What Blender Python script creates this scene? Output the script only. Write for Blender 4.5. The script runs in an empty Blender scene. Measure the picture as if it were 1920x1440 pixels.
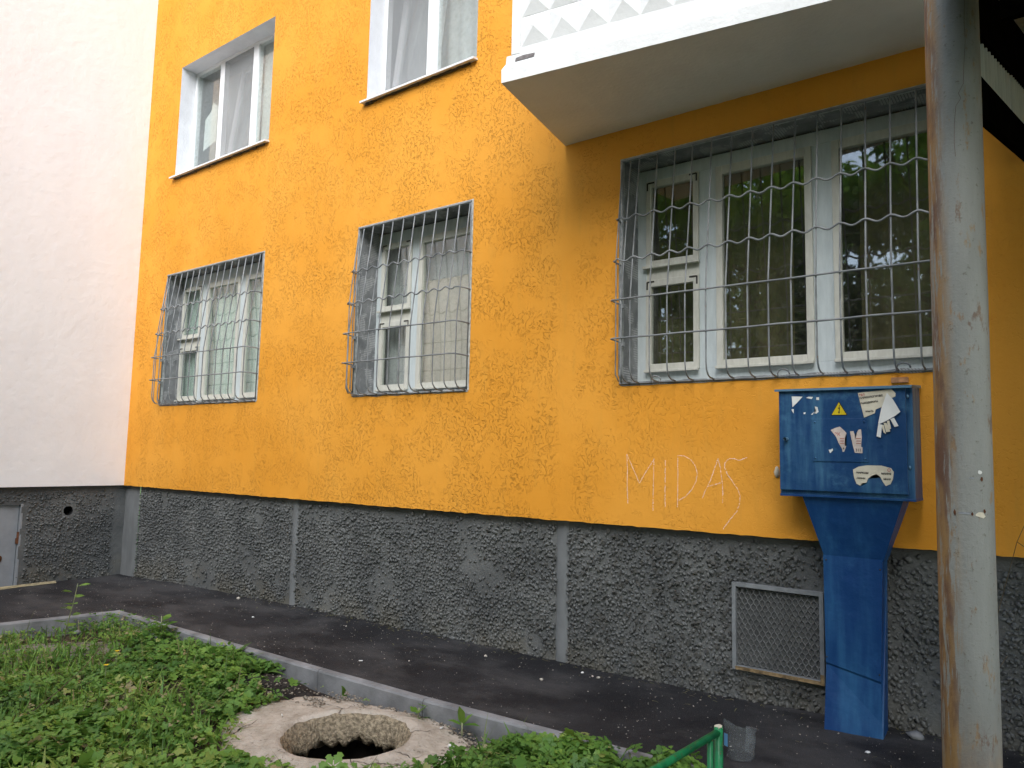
import bpy, bmesh, math, random
import numpy as np
from mathutils import Vector, Matrix, noise as mnoise

random.seed(7)
rng = np.random.default_rng(11)
S = bpy.context.scene
C = S.collection
R = math.radians

# ------------------------------------------------------------------ camera
cam_d = bpy.data.cameras.new('camera')
cam = bpy.data.objects.new('camera', cam_d)
C.objects.link(cam)
S.camera = cam
cam_d.sensor_width = 36.0
cam_d.lens = 1390.0 / 1920.0 * 36.0
cam_d.clip_start = 0.05
cam_d.clip_end = 500.0
CAM = Vector((9.322, -4.509, 1.573))
_yaw, _pit, _rol = -0.6442, 0.0979, 0.0207
_f = Vector((math.sin(_yaw) * math.cos(_pit), math.cos(_yaw) * math.cos(_pit), math.sin(_pit)))
_r = Vector((math.cos(_yaw), -math.sin(_yaw), 0.0))
_u = _r.cross(_f)
_r2 = math.cos(_rol) * _r + math.sin(_rol) * _u
_u2 = -math.sin(_rol) * _r + math.cos(_rol) * _u
M = Matrix((_r2, _u2, -_f)).transposed().to_4x4()
M.translation = CAM
cam.matrix_world = M

# ------------------------------------------------------------------ light
SUN_EL, SUN_AZ = R(40), R(152)          # azimuth measured from +Y towards +X
sun_dir = Vector((math.sin(SUN_AZ) * math.cos(SUN_EL), math.cos(SUN_AZ) * math.cos(SUN_EL), math.sin(SUN_EL)))
world = bpy.data.worlds.new('World')
S.world = world
world.use_nodes = True
wn = world.node_tree
wn.nodes.clear()
sky = wn.nodes.new('ShaderNodeTexSky')
sky.sky_type = 'NISHITA'
sky.sun_disc = False
sky.sun_elevation = SUN_EL
sky.sun_rotation = SUN_AZ
sky.dust_density = 1.2
sky.air_density = 1.0
sky.ozone_density = 1.0
hs = wn.nodes.new('ShaderNodeHueSaturation')
hs.inputs['Saturation'].default_value = 0.78
bg = wn.nodes.new('ShaderNodeBackground')
bg.inputs['Strength'].default_value = 0.15
wo = wn.nodes.new('ShaderNodeOutputWorld')
wn.links.new(sky.outputs[0], hs.inputs['Color'])
wn.links.new(hs.outputs[0], bg.inputs['Color'])
wn.links.new(bg.outputs[0], wo.inputs['Surface'])
sl = bpy.data.lights.new('sun', 'SUN')
sl.energy = 1.5
sl.angle = R(48)
sl.color = (1.0, 0.99, 0.98)
sun = bpy.data.objects.new('sun', sl)
C.objects.link(sun)
sun.rotation_euler = (-sun_dir).to_track_quat('-Z', 'Y').to_euler()
sun.location = (9, -9, 14)
S.view_settings.view_transform = 'Standard'
S.view_settings.look = 'None'
S.view_settings.gamma = 1.0
S.view_settings.exposure = 1.26
S.view_settings.use_curve_mapping = False

# ------------------------------------------------------------------ node helpers
class NT:
    def __init__(self, name):
        self.m = bpy.data.materials.new(name)
        self.m.use_nodes = True
        self.t = self.m.node_tree
        self.t.nodes.clear()
        self.out = self.t.nodes.new('ShaderNodeOutputMaterial')
    def n(self, typ, ins=None, **kw):
        nd = self.t.nodes.new('ShaderNode' + typ)
        for k, v in kw.items():
            setattr(nd, k, v)
        if ins:
            for k, v in ins.items():
                self.set(nd.inputs[k], v)
        return nd
    def set(self, sock, v):
        if isinstance(v, bpy.types.NodeSocket):
            self.t.links.new(v, sock)
        elif isinstance(v, bpy.types.Node):
            self.t.links.new(v.outputs[0], sock)
        elif isinstance(v, (tuple, list)) and len(v) == 3 and sock.type == 'RGBA':
            sock.default_value = (*v, 1)
        else:
            sock.default_value = v
    def math(self, op, a, b=0.0, c=None, clamp=False):
        nd = self.n('Math', operation=op, use_clamp=clamp)
        self.set(nd.inputs[0], a); self.set(nd.inputs[1], b)
        if c is not None: self.set(nd.inputs[2], c)
        return nd.outputs[0]
    def sstep(self, v, a, b, lo=0.0, hi=1.0):
        nd = self.n('MapRange', interpolation_type='SMOOTHSTEP')
        self.set(nd.inputs['Value'], v)
        for k, x in zip(('From Min', 'From Max', 'To Min', 'To Max'), (a, b, lo, hi)):
            self.set(nd.inputs[k], x)
        return nd.outputs[0]
    def mix(self, f, a, b, blend='MIX'):
        nd = self.n('Mix', data_type='RGBA', blend_type=blend)
        self.set(nd.inputs[0], f); self.set(nd.inputs[6], a); self.set(nd.inputs[7], b)
        return nd.outputs[2]
    def coord(self, scale=(1, 1, 1), loc=(0, 0, 0), kind='Object', rot=(0, 0, 0)):
        tc = self.n('TexCoord')
        mp = self.n('Mapping')
        self.set(mp.inputs['Vector'], tc.outputs[kind])
        mp.inputs['Scale'].default_value = scale
        mp.inputs['Location'].default_value = loc
        mp.inputs['Rotation'].default_value = rot
        return mp.outputs[0]
    def noise(self, vec, scale, detail=3.0, rough=0.55, dist=0.0):
        nd = self.n('TexNoise', {'Scale': scale, 'Detail': detail, 'Roughness': rough, 'Distortion': dist})
        if vec is not None: self.set(nd.inputs['Vector'], vec)
        return nd.outputs[0]
    def bump(self, h, dist=0.01, strength=1.0, normal=None):
        nd = self.n('Bump', {'Height': h, 'Distance': dist, 'Strength': strength})
        if normal is not None: self.set(nd.inputs['Normal'], normal)
        return nd.outputs[0]
    def principled(self, col, rough=0.7, normal=None, spec=0.3, metal=0.0, **kw):
        nd = self.n('BsdfPrincipled')
        self.set(nd.inputs['Base Color'], col)
        self.set(nd.inputs['Roughness'], rough)
        self.set(nd.inputs['Specular IOR Level'], spec)
        self.set(nd.inputs['Metallic'], metal)
        if normal is not None: self.set(nd.inputs['Normal'], normal)
        for k, v in kw.items(): self.set(nd.inputs[k], v)
        return nd.outputs[0]
    def done(self, shader):
        self.t.links.new(shader, self.out.inputs['Surface'])
        return self.m

def col3(c, k): return tuple(x * k for x in c)

def plain(name, col, rough=0.7, var=0.12, vs=9.0, bs=60.0, bd=0.001, spec=0.3, metal=0.0, stretch=(1, 1, 1)):
    t = NT(name)
    v = t.coord(stretch)
    n = t.noise(v, vs, 5)
    c = t.mix(t.sstep(n, 0.3, 0.7), col3(col, 1 - var), col3(col, 1 + var))
    b = t.bump(t.noise(v, bs, 4), bd)
    return t.done(t.principled(c, rough, b, spec, metal))

MAT = {}
# --- yellow bark-beetle render
def mk_stucco():
    t = NT('yellow_stucco')
    v = t.coord()
    warp = t.n('TexNoise', {'Scale': 5.0, 'Detail': 2.0})
    t.set(warp.inputs['Vector'], v)
    wv = t.n('VectorMath', operation='MULTIPLY_ADD')
    t.set(wv.inputs[0], warp.outputs[1]); wv.inputs[1].default_value = (0.10, 0.10, 0.10); t.set(wv.inputs[2], v)
    st = t.n('Mapping'); t.set(st.inputs['Vector'], wv.outputs[0]); st.inputs['Scale'].default_value = (1.0, 1.0, 0.75)
    n1 = t.noise(st.outputs[0], 36.0, 1.5, 0.55)
    rid = t.math('SUBTRACT', 1.0, t.sstep(t.math('ABSOLUTE', t.math('SUBTRACT', n1, 0.5)), 0.004, 0.040))
    brk = t.sstep(t.noise(v, 36.0, 1.0), 0.40, 0.54)
    patch = t.math('MULTIPLY', t.sstep(t.noise(v, 3.0, 4.0, 0.65), 0.38, 0.56), t.sstep(t.noise(v, 0.8, 2.0), 0.30, 0.60, 0.70, 1.0))
    sx = t.n('SeparateXYZ'); t.set(sx.inputs[0], v)
    fade = t.sstep(sx.outputs[0], 6.2, 7.8, 1.0, 0.22)
    # a smooth trowelled band runs up the facade right of the middle windows
    band = t.math('ABSOLUTE', t.math('SUBTRACT', sx.outputs[0], 6.42))
    fade = t.math('MULTIPLY', fade, t.sstep(band, 0.02, 0.14, 0.15, 1.0))
    g = t.math('MULTIPLY', t.math('MULTIPLY', rid, brk), t.math('MULTIPLY', patch, fade))
    fine = t.noise(v, 140.0, 3.0)
    lump = t.noise(v, 12.0, 3.0)
    h = t.math('MULTIPLY_ADD', g, -1.0, t.math('MULTIPLY_ADD', fine, 0.10, t.math('MULTIPLY', lump, 0.7)))
    nb = t.bump(h, 0.0075, 1.0)
    big = t.noise(v, 0.9, 4.0)
    c = t.mix(t.sstep(big, 0.35, 0.65), (0.715, 0.302, 0.028), (0.765, 0.342, 0.042))
    sm = t.noise(t.coord((14, 14, 2.0)), 1.0, 3.0)
    c = t.mix(t.sstep(sm, 0.52, 0.8, 0.0, 0.22), c, (0.50, 0.27, 0.05))
    c = t.mix(t.math('MULTIPLY', g, 0.13), c, (0.36, 0.17, 0.02))
    return t.done(t.principled(c, 0.82, nb, 0.25))
MAT['stucco'] = mk_stucco()

def mk_white():
    t = NT('white_render')
    v = t.coord()
    n = t.noise(v, 1.4, 5.0)
    c = t.mix(t.sstep(n, 0.3, 0.7), (0.80, 0.79, 0.79), (0.84, 0.835, 0.835))
    stn = t.noise(t.coord((3, 3, 0.8)), 1.0, 5.0, 0.65)
    c = t.mix(t.sstep(stn, 0.50, 0.85, 0.0, 0.22), c, (0.62, 0.62, 0.62))
    h = t.math('ADD', t.noise(v, 9.0, 3.0), t.math('MULTIPLY', t.noise(v, 120.0, 2.0), 0.15))
    return t.done(t.principled(c, 0.85, t.bump(h, 0.006), 0.2))
MAT['white'] = mk_white()

def mk_balc():
    t = NT('white_balcony_paint')
    v = t.coord()
    n = t.noise(v, 3.0, 5.0)
    c = t.mix(t.sstep(n, 0.3, 0.7), (0.76, 0.77, 0.76), (0.83, 0.84, 0.83))
    ch = t.noise(t.coord((7, 7, 30)), 1.0, 6.0, 0.7)
    c = t.mix(t.sstep(ch, 0.70, 0.76, 0.0, 0.5), c, (0.42, 0.40, 0.38))
    return t.done(t.principled(c, 0.7, t.bump(t.noise(v, 40.0, 4.0), 0.003), 0.25))
MAT['balcony'] = mk_balc()

def mk_plinth(name, k=1.0):
    t = NT(name)
    v = t.coord()
    a = t.noise(v, 2.2, 5.0, 0.6)
    c = t.mix(t.sstep(a, 0.3, 0.72), (0.088 * k, 0.093 * k, 0.094 * k), (0.140 * k, 0.146 * k, 0.144 * k))
    d = t.noise(v, 17.0, 4.0, 0.7)
    c = t.mix(t.sstep(d, 0.60, 0.80, 0.0, 0.45), c, (0.17, 0.17, 0.155))
    sx = t.n('SeparateXYZ'); t.set(sx.inputs[0], v)
    # splashed earth: a stain of its own along the foot
    foot = t.math('MULTIPLY', t.sstep(sx.outputs[2], 0.42, 0.1), t.sstep(t.noise(v, 4.0, 5.0), 0.38, 0.6))
    c = t.mix(t.math('MULTIPLY', foot, 0.55), c, (0.125, 0.115, 0.088))
    h = t.math('ADD', t.noise(v, 55.0, 4.0), t.math('MULTIPLY', t.noise(v, 14.0, 2.0), 0.8))
    return t.done(t.principled(c, 0.8, t.bump(h, 0.006), 0.25))
MAT['plinth'] = mk_plinth('plinth_mortar')
MAT['stone'] = mk_plinth('plinth_stone', 1.08)
MAT['joint'] = plain('plinth_joint_paint', (0.150, 0.160, 0.165), 0.7, 0.15, 8, 50, 0.002, stretch=(1, 1, 0.4))

def mk_asphalt():
    t = NT('asphalt')
    v = t.coord()
    a = t.noise(v, 1.7, 5.0, 0.6)
    c = t.mix(t.sstep(a, 0.38, 0.62), (0.0075, 0.0080, 0.0105), (0.020, 0.0205, 0.0235))
    dust = t.sstep(t.noise(t.coord((0.8, 1.6, 1)), 1.3, 6.0, 0.65), 0.44, 0.64)
    c = t.mix(t.math('MULTIPLY', dust, 0.55), c, (0.074, 0.073, 0.074))
    vo = t.n('TexVoronoi', {'Scale': 130.0, 'Randomness': 1.0}); t.set(vo.inputs['Vector'], v)
    sp = t.math('MULTIPLY', t.sstep(vo.outputs['Distance'], 0.28, 0.16), t.sstep(t.noise(v, 60.0, 2.0), 0.56, 0.62))
    c = t.mix(t.math('MULTIPLY', sp, 0.5), c, (0.20, 0.19, 0.17))
    h = t.math('ADD', t.noise(v, 180.0, 3.0), t.math('MULTIPLY', t.noise(v, 35.0, 3.0), 0.8))
    return t.done(t.principled(c, 0.72, t.bump(h, 0.006), 0.35))
MAT['asphalt'] = mk_asphalt()

def mk_soil():
    t = NT('soil')
    v = t.coord()
    a = t.noise(v, 3.0, 6.0, 0.65)
    c = t.mix(t.sstep(a, 0.35, 0.65), (0.028, 0.022, 0.016), (0.085, 0.068, 0.046))
    h = t.math('ADD', t.noise(v, 70.0, 4.0), t.noise(v, 18.0, 3.0))
    return t.done(t.principled(c, 0.95, t.bump(h, 0.015), 0.15))
MAT['soil'] = mk_soil()
MAT['far_grass'] = plain('mown_grass', (0.10, 0.15, 0.05), 0.95, 0.35, 1.5, 40, 0.02, 0.1)
MAT['bounce'] = plain('pale_bounce_slab', (0.48, 0.475, 0.46), 0.9, 0.15, 1.2, 60, 0.004, 0.2)  # pale so the unseen slab throws more light back up
MAT['sand'] = plain('pale_sandy_soil', (0.22, 0.20, 0.17), 0.95, 0.25, 12, 80, 0.006, 0.1)
MAT['tar'] = plain('dark_crumbled_asphalt', (0.030, 0.026, 0.024), 0.9, 0.4, 30, 90, 0.012, 0.2)
MAT['kerb'] = plain('kerb_concrete', (0.205, 0.21, 0.217), 0.85, 0.30, 4, 90, 0.003, 0.2)

def mk_manhole():
    t = NT('worn_pale_concrete')
    v = t.coord()
    a = t.noise(v, 5.0, 6.0, 0.65)
    c = t.mix(t.sstep(a, 0.35, 0.65), (0.37, 0.325, 0.265), (0.55, 0.50, 0.43))
    b = t.noise(v, 28.0, 5.0, 0.7)
    c = t.mix(t.sstep(b, 0.56, 0.72, 0.0, 0.75), c, (0.10, 0.08, 0.055))
    wv = t.n('VectorMath', operation='MULTIPLY_ADD'); wn_ = t.n('TexNoise', {'Scale': 9.0, 'Detail': 4.0}); t.set(wn_.inputs['Vector'], v)
    t.set(wv.inputs[0], wn_.outputs[1]); wv.inputs[1].default_value = (.12, .12, .12); t.set(wv.inputs[2], v)
    vc = t.n('TexVoronoi', {'Scale': 1.9}, feature='DISTANCE_TO_EDGE'); t.set(vc.inputs['Vector'], wv.outputs[0])
    crk = t.math('MULTIPLY', t.sstep(vc.outputs['Distance'], 0.010, 0.002), t.sstep(t.noise(v, 4.0, 3.0), 0.46, 0.56))
    c = t.mix(t.math('MULTIPLY', crk, 0.75), c, (0.06, 0.05, 0.04))
    h = t.math('SUBTRACT', t.math('ADD', t.noise(v, 60.0, 5.0), t.noise(v, 16.0, 4.0)), crk)
    return t.done(t.principled(c, 0.9, t.bump(h, 0.012), 0.15))
MAT['manhole'] = mk_manhole()
MAT['shaft'] = plain('dark_shaft', (0.03, 0.026, 0.022), 0.9, 0.3)  # one dark colour all the way down the shaft

def mk_glass(name, ior=0.115, tint=(0.93, 0.96, 0.95)):
    t = NT(name)
    v = t.coord()
    lw = t.n('LayerWeight', {'Blend': 0.5})
    fr = t.math('MULTIPLY_ADD', t.math('POWER', lw.outputs['Facing'], 4.0), 1.0 - ior, ior, clamp=True)
    nb = t.bump(t.noise(v, 1.3, 1.0), 0.0018)
    gl = t.n('BsdfGlossy', {'Roughness': 0.02, 'Color': (0.95, 0.97, 0.97)})
    t.set(gl.inputs['Normal'], nb)
    tr = t.n('BsdfTransparent', {'Color': tint})
    m1 = t.n('MixShader'); t.set(m1.inputs[0], fr); t.set(m1.inputs[1], tr); t.set(m1.inputs[2], gl)
    # thin dust film
    du = t.n('BsdfDiffuse', {'Color': (0.30, 0.31, 0.25)})
    m2 = t.n('MixShader')
    t.set(m2.inputs[0], t.sstep(t.noise(v, 24.0, 6.0, 0.7), 0.42, 0.80, 0.02, 0.12))
    t.set(m2.inputs[1], m1.outputs[0]); t.set(m2.inputs[2], du)
    return t.done(m2.outputs[0])
MAT['glass'] = mk_glass('window_glass')

def mk_screen():
    t = NT('fly_screen')
    df = t.n('BsdfDiffuse', {'Color': (0.40, 0.41, 0.41)})
    tr = t.n('BsdfTransparent')
    m = t.n('MixShader', {0: 0.36}); t.set(m.inputs[1], tr); t.set(m.inputs[2], df)
    return t.done(m.outputs[0])
MAT['screen'] = mk_screen()

def mk_joinery():
    t = NT('old_pale_joinery_paint')
    v = t.coord((3, 3, 0.5))
    n = t.noise(v, 8.0, 5.0, 0.7)
    c = t.mix(t.sstep(n, 0.3, 0.7), (0.48, 0.54, 0.55), (0.57, 0.63, 0.64))
    cr = t.noise(t.coord((60, 60, 3.0)), 1.0, 5.0, 0.75)
    c = t.mix(t.sstep(cr, 0.66, 0.74, 0.0, 0.75), c, (0.16, 0.14, 0.11))
    return t.done(t.principled(c, 0.5, t.bump(cr, 0.002), 0.35))
MAT['joinery'] = mk_joinery()
def mk_sash():
    t = NT('old_cream_sash_paint')
    n = t.noise(t.coord((3, 3, 0.8)), 9.0, 5.0, 0.7)
    c = t.mix(t.sstep(n, 0.3, 0.7), (0.50, 0.50, 0.44), (0.60, 0.60, 0.54))
    cr = t.noise(t.coord((40, 40, 6.0)), 1.0, 5.0, 0.75)
    c = t.mix(t.sstep(cr, 0.66, 0.74, 0.0, 0.7), c, (0.19, 0.16, 0.11))
    return t.done(t.principled(c, 0.5, t.bump(cr, 0.002), 0.35))
MAT['sash'] = mk_sash()
MAT['pvc'] = plain('white_plastic_frame', (0.80, 0.81, 0.82), 0.35, 0.03, 3, 20, 0.0005, 0.4)
MAT['pvc_reveal'] = plain('white_reveal_plaster', (0.70, 0.71, 0.73), 0.75, 0.07, 4, 40, 0.003)
MAT['tin'] = plain('white_tin_sill', (0.72, 0.74, 0.75), 0.4, 0.05)
MAT['foam'] = plain('dark_sealing_foam', (0.10, 0.08, 0.05), 0.9, 0.4, 60, 90, 0.01)
MAT['iron'] = plain('dark_iron', (0.035, 0.032, 0.028), 0.6, 0.3, 40)
MAT['room'] = plain('dim_room', (0.045, 0.042, 0.036), 0.9, 0.3, 2)
MAT['room_light'] = plain('pale_room', (0.55, 0.55, 0.54), 0.9, 0.15, 2)

def mk_reveal():
    t = NT('grey_reveal_with_mesh')
    v = t.coord()
    n = t.noise(v, 7.0, 5.0)
    c = t.mix(t.sstep(n, 0.3, 0.7), (0.155, 0.165, 0.170), (0.25, 0.26, 0.265))
    sx = t.n('SeparateXYZ'); t.set(sx.inputs[0], v)
    def cell(s):
        f = t.math('FRACT', t.math('MULTIPLY', s, 60.0))
        return t.math('LESS_THAN', t.math('ABSOLUTE', t.math('SUBTRACT', f, 0.5)), 0.34)
    g = t.math('MULTIPLY', cell(t.math('ADD', sx.outputs[0], sx.outputs[2])), cell(sx.outputs[1]))
    mk = t.sstep(t.noise(v, 6.5, 3.0), 0.50, 0.57)
    c = t.mix(t.math('MULTIPLY', t.math('MULTIPLY', g, mk), 0.75), c, (0.52, 0.53, 0.53))
    fl = t.sstep(t.noise(v, 26.0, 5.0, 0.7), 0.66, 0.70)
    c = t.mix(t.math('MULTIPLY', fl, 0.8), c, (0.55, 0.56, 0.55))
    return t.done(t.principled(c, 0.75, t.bump(t.math('ADD', n, t.noise(v, 45.0, 4.0)), 0.006), 0.25))
MAT['reveal'] = mk_reveal()

def mk_bar():
    t = NT('grey_painted_steel_bar')
    v = t.coord()
    n = t.noise(v, 7.0, 3.0)
    c = t.mix(t.sstep(n, 0.35, 0.65), (0.15, 0.162, 0.170), (0.26, 0.275, 0.28))
    ru = t.noise(v, 22.0, 5.0, 0.7)
    c = t.mix(t.sstep(ru, 0.63, 0.70, 0.0, 0.75), c, (0.17, 0.085, 0.035))
    pl = t.noise(v, 36.0, 4.0, 0.7)
    c = t.mix(t.sstep(pl, 0.70, 0.74), c, (0.62, 0.63, 0.62))
    return t.done(t.principled(c, 0.5, t.bump(ru, 0.003), 0.4))
MAT['bar'] = mk_bar()
MAT['bead'] = plain('peeling_corner_bead', (0.40, 0.42, 0.41), 0.6, 0.3, 25, 60, 0.002, 0.35)
MAT['curtain_green'] = plain('pale_green_curtain', (0.58, 0.68, 0.62), 0.9, 0.07, 5)
MAT['curtain_beige'] = plain('beige_curtain', (0.66, 0.57, 0.49), 0.9, 0.08, 5)
MAT['curtain_grey'] = plain('grey_net_curtain', (0.50, 0.50, 0.50), 0.9, 0.07, 5)
MAT['curtain_brown'] = plain('dark_brown_curtain', (0.13, 0.105, 0.05), 0.9, 0.25, 4)
MAT['blind'] = plain('pale_blind', (0.60, 0.61, 0.59), 0.7, 0.04, 5)

def mk_blue(name, base, light, amt):
    t = NT(name)
    v = t.coord()
    n = t.noise(t.coord((9, 9, 1.1)), 1.0, 5.0, 0.6)
    n2 = t.noise(v, 6.0, 6.0, 0.7)
    c = t.mix(t.math('MULTIPLY', t.sstep(n, 0.42, 0.75), amt), base, light)
    c = t.mix(t.math('MULTIPLY', t.sstep(n2, 0.52, 0.8), amt * 0.8), c, light)
    ru = t.sstep(t.noise(v, 42.0, 4.0, 0.7), 0.76, 0.79, 0.0, 0.7)
    c = t.mix(ru, c, (0.40, 0.44, 0.45))
    rr_ = t.sstep(t.noise(v, 19.0, 7.0, 0.75), 0.68, 0.72, 0.0, 0.6)
    c = t.mix(rr_, c, (0.05, 0.05, 0.06))
    return t.done(t.principled(c, 0.45, t.bump(t.math('ADD', t.noise(v, 25.0, 4.0), t.math('MULTIPLY', t.noise(v, 5.0, 2.0), 4.0)), 0.0025), 0.4))
MAT['blue'] = mk_blue('worn_blue_paint', (0.005, 0.045, 0.140), (0.075, 0.21, 0.33), 0.9)
MAT['blue2'] = mk_blue('blue_paint_duct', (0.004, 0.042, 0.155), (0.03, 0.13, 0.28), 0.7)
MAT['blue_top'] = plain('skylit_blue', (0.10, 0.20, 0.30), 0.4, 0.1)  # hood blue lightened in its colour for the sky it reflects
MAT['paper'] = plain('aged_paper', (0.60, 0.56, 0.45), 0.85, 0.12, 14)
MAT['paper_white'] = plain('white_paper', (0.70, 0.71, 0.69), 0.8, 0.05, 14)
MAT['paper_pink'] = plain('pinkish_paper', (0.56, 0.48, 0.43), 0.85, 0.15, 24)
MAT['ink'] = plain('black_ink', (0.02, 0.02, 0.02), 0.8, 0.1)
MAT['ink_red'] = plain('faded_red_ink', (0.38, 0.13, 0.11), 0.8, 0.2)
MAT['sign_yellow'] = plain('warning_yellow', (0.62, 0.47, 0.015), 0.45, 0.08)
MAT['chalk'] = plain('pink_chalk', (0.90, 0.66, 0.52), 0.95, 0.15, 60)
MAT['hatch'] = plain('grey_hatch_paint', (0.26, 0.28, 0.30), 0.6, 0.1, 5, 40, 0.002)
MAT['strand'] = plain('dull_grey_mesh', (0.13, 0.135, 0.135), 0.6, 0.25, 9)
MAT['rust'] = plain('rust', (0.115, 0.045, 0.02), 0.9, 0.4, 40, 90, 0.006)
MAT['plank'] = plain('yellowish_board', (0.30, 0.26, 0.16), 0.85, 0.4, 14, 60, 0.004, stretch=(6, 1, 6))
MAT['black'] = plain('black_void', (0.008, 0.008, 0.008), 1.0, 0.0)

def mk_pole():
    t = NT('grey_pole_paint_with_rust')
    v = t.coord()
    sx = t.n('SeparateXYZ'); t.set(sx.inputs[0], v)
    n = t.noise(t.coord((8, 8, 1.5)), 1.0, 5.0)
    c = t.mix(t.sstep(n, 0.3, 0.7), (0.215, 0.225, 0.212), (0.30, 0.31, 0.29))
    sp = t.noise(v, 70.0, 4.0, 0.7)
    c = t.mix(t.sstep(sp, 0.60, 0.70, 0.0, 0.7), c, (0.12, 0.11, 0.085))
    # a rust run follows the weld seam on the side away from the porch
    seam = t.sstep(sx.outputs[0], 0.006, -0.040)
    stk = t.noise(t.coord((38, 38, 2.2)), 1.0, 6.0, 0.65)
    low = t.sstep(sx.outputs[2], 1.02, 0.66)
    fine_ = t.noise(t.coord((120, 120, 14.0)), 1.0, 5.0, 0.7)
    stk2 = t.math('MULTIPLY_ADD', fine_, 0.5, t.math('MULTIPLY', stk, 0.75))
    ru = t.math('MULTIPLY', seam, t.sstep(stk2, 0.54, 0.62))
    spots = t.math('MULTIPLY', t.sstep(t.noise(t.coord((30, 30, 11.0)), 1.0, 6.0, 0.7), 0.57, 0.66), 0.75)
    ru = t.math('MAXIMUM', ru, spots)
    foot = t.math('MULTIPLY', low, t.sstep(t.noise(v, 11.0, 8.0, 0.75), 0.33, 0.52))
    ru = t.math('MAXIMUM', ru, t.math('MULTIPLY', foot, 0.75))
    rc = t.mix(t.sstep(t.noise(t.coord((26, 26, 6.0)), 1.0, 5.0), 0.4, 0.65), (0.30, 0.165, 0.045), (0.115, 0.040, 0.012))
    c = t.mix(t.math('MULTIPLY', ru, 0.85), c, rc)
    return t.done(t.principled(c, 0.6, t.bump(t.math('ADD', sp, stk), 0.002), 0.35))
MAT['pole'] = mk_pole()
MAT['rail'] = plain('dark_brown_rail', (0.0035, 0.003, 0.0025), 1.0, 0.3, spec=0.0)
MAT['sheet'] = plain('pale_corrugated_sheet', (0.50, 0.56, 0.56), 0.45, 0.08, 6)
MAT['roof_sheet'] = plain('grey_corrugated_roof', (0.38, 0.37, 0.31), 0.5, 0.15, 6)

def mk_green():
    t = NT('green_fence_paint')
    v = t.coord()
    c = t.mix(t.sstep(t.noise(v, 20.0, 4.0), 0.3, 0.7), (0.006, 0.13, 0.045), (0.012, 0.24, 0.085))
    ru = t.sstep(t.noise(v, 28.0, 5.0, 0.7), 0.62, 0.66)
    c = t.mix(ru, c, (0.20, 0.075, 0.025))
    return t.done(t.principled(c, 0.4, t.bump(t.noise(v, 60.0, 3.0), 0.001), 0.4))
MAT['green'] = mk_green()

def mk_leaf(name, stops, trans=0.35, gloss=0.35):
    t = NT(name)
    at = t.n('Attribute', attribute_name='rnd')
    cr = t.n('ValToRGB')
    e = cr.color_ramp.elements
    e[0].position, e[0].color = stops[0][0], (*stops[0][1], 1)
    e[1].position, e[1].color = stops[-1][0], (*stops[-1][1], 1)
    for p_, c_ in stops[1:-1]:
        x = e.new(p_); x.color = (*c_, 1)
    t.set(cr.inputs[0], at.outputs['Fac'])
    pr = t.principled(cr.outputs[0], 0.5, None, gloss)
    tl = t.n('BsdfTranslucent'); t.set(tl.inputs['Color'], cr.outputs[0])
    m = t.n('MixShader', {0: trans}); t.set(m.inputs[1], pr); t.set(m.inputs[2], tl)
    return t.done(m.outputs[0])
MAT['weed'] = mk_leaf('weed_leaf', [(0.0, (0.058, 0.135, 0.032)), (0.4, (0.112, 0.240, 0.044)), (0.75, (0.215, 0.375, 0.066)), (0.9, (0.33, 0.40, 0.11)), (1.0, (0.36, 0.31, 0.17))])
MAT['dry'] = mk_leaf('dry_weed', [(0.0, (0.09, 0.17, 0.045)), (0.5, (0.17, 0.20, 0.07)), (1.0, (0.30, 0.26, 0.15))])
MAT['lime'] = mk_leaf('young_leaf', [(0.0, (0.07, 0.19, 0.025)), (1.0, (0.17, 0.30, 0.05))])
MAT['tree'] = mk_leaf('tree_leaf', [(0.0, (0.060, 0.140, 0.022)), (0.6, (0.130, 0.260, 0.035)), (1.0, (0.28, 0.38, 0.06))], 0.6, 0.25)
MAT['bark'] = plain('bark', (0.075, 0.058, 0.043), 0.95, 0.3, 8, 30, 0.02, 0.1, stretch=(4, 4, 0.6))
MAT['stem'] = plain('dry_brown_stem', (0.10, 0.075, 0.045), 0.9, 0.3, 20)
MAT['stem_pale'] = plain('pale_weed_stem', (0.28, 0.30, 0.17), 0.8, 0.2, 20)
MAT['petal'] = plain('yellow_petal', (0.75, 0.50, 0.02), 0.6, 0.1)
MAT['grit'] = plain('pale_grit', (0.30, 0.28, 0.25), 0.9, 0.3, 40)
MAT['grit_dark'] = plain('mixed_rubble', (0.24, 0.21, 0.17), 0.95, 0.6, 70)
MAT['pebble'] = plain('pale_pebble', (0.50, 0.47, 0.41), 0.9, 0.2, 30)
MAT['brick'] = plain('brick_red_chip', (0.30, 0.16, 0.11), 0.9, 0.2, 30)
def mk_plastic():
    t = NT('clear_plastic')
    v = t.coord()
    gl = t.n('BsdfGlossy', {'Roughness': 0.15})
    df = t.n('BsdfDiffuse', {'Color': (0.55, 0.60, 0.62)})
    tr = t.n('BsdfTransparent', {'Color': (0.92, 0.95, 0.96)})
    a = t.n('MixShader', {0: 0.12}); t.set(a.inputs[1], tr); t.set(a.inputs[2], df)
    lw = t.n('LayerWeight', {'Blend': 0.35})
    b = t.n('MixShader'); t.set(b.inputs[0], t.math('MULTIPLY', lw.outputs['Facing'], 0.22)); t.set(b.inputs[1], a.outputs[0]); t.set(b.inputs[2], gl)
    return t.done(b.outputs[0])
MAT['plastic'] = mk_plastic()
MAT['plastic_blue'] = plain('blue_label_film', (0.10, 0.26, 0.45), 0.4, 0.1)

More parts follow.
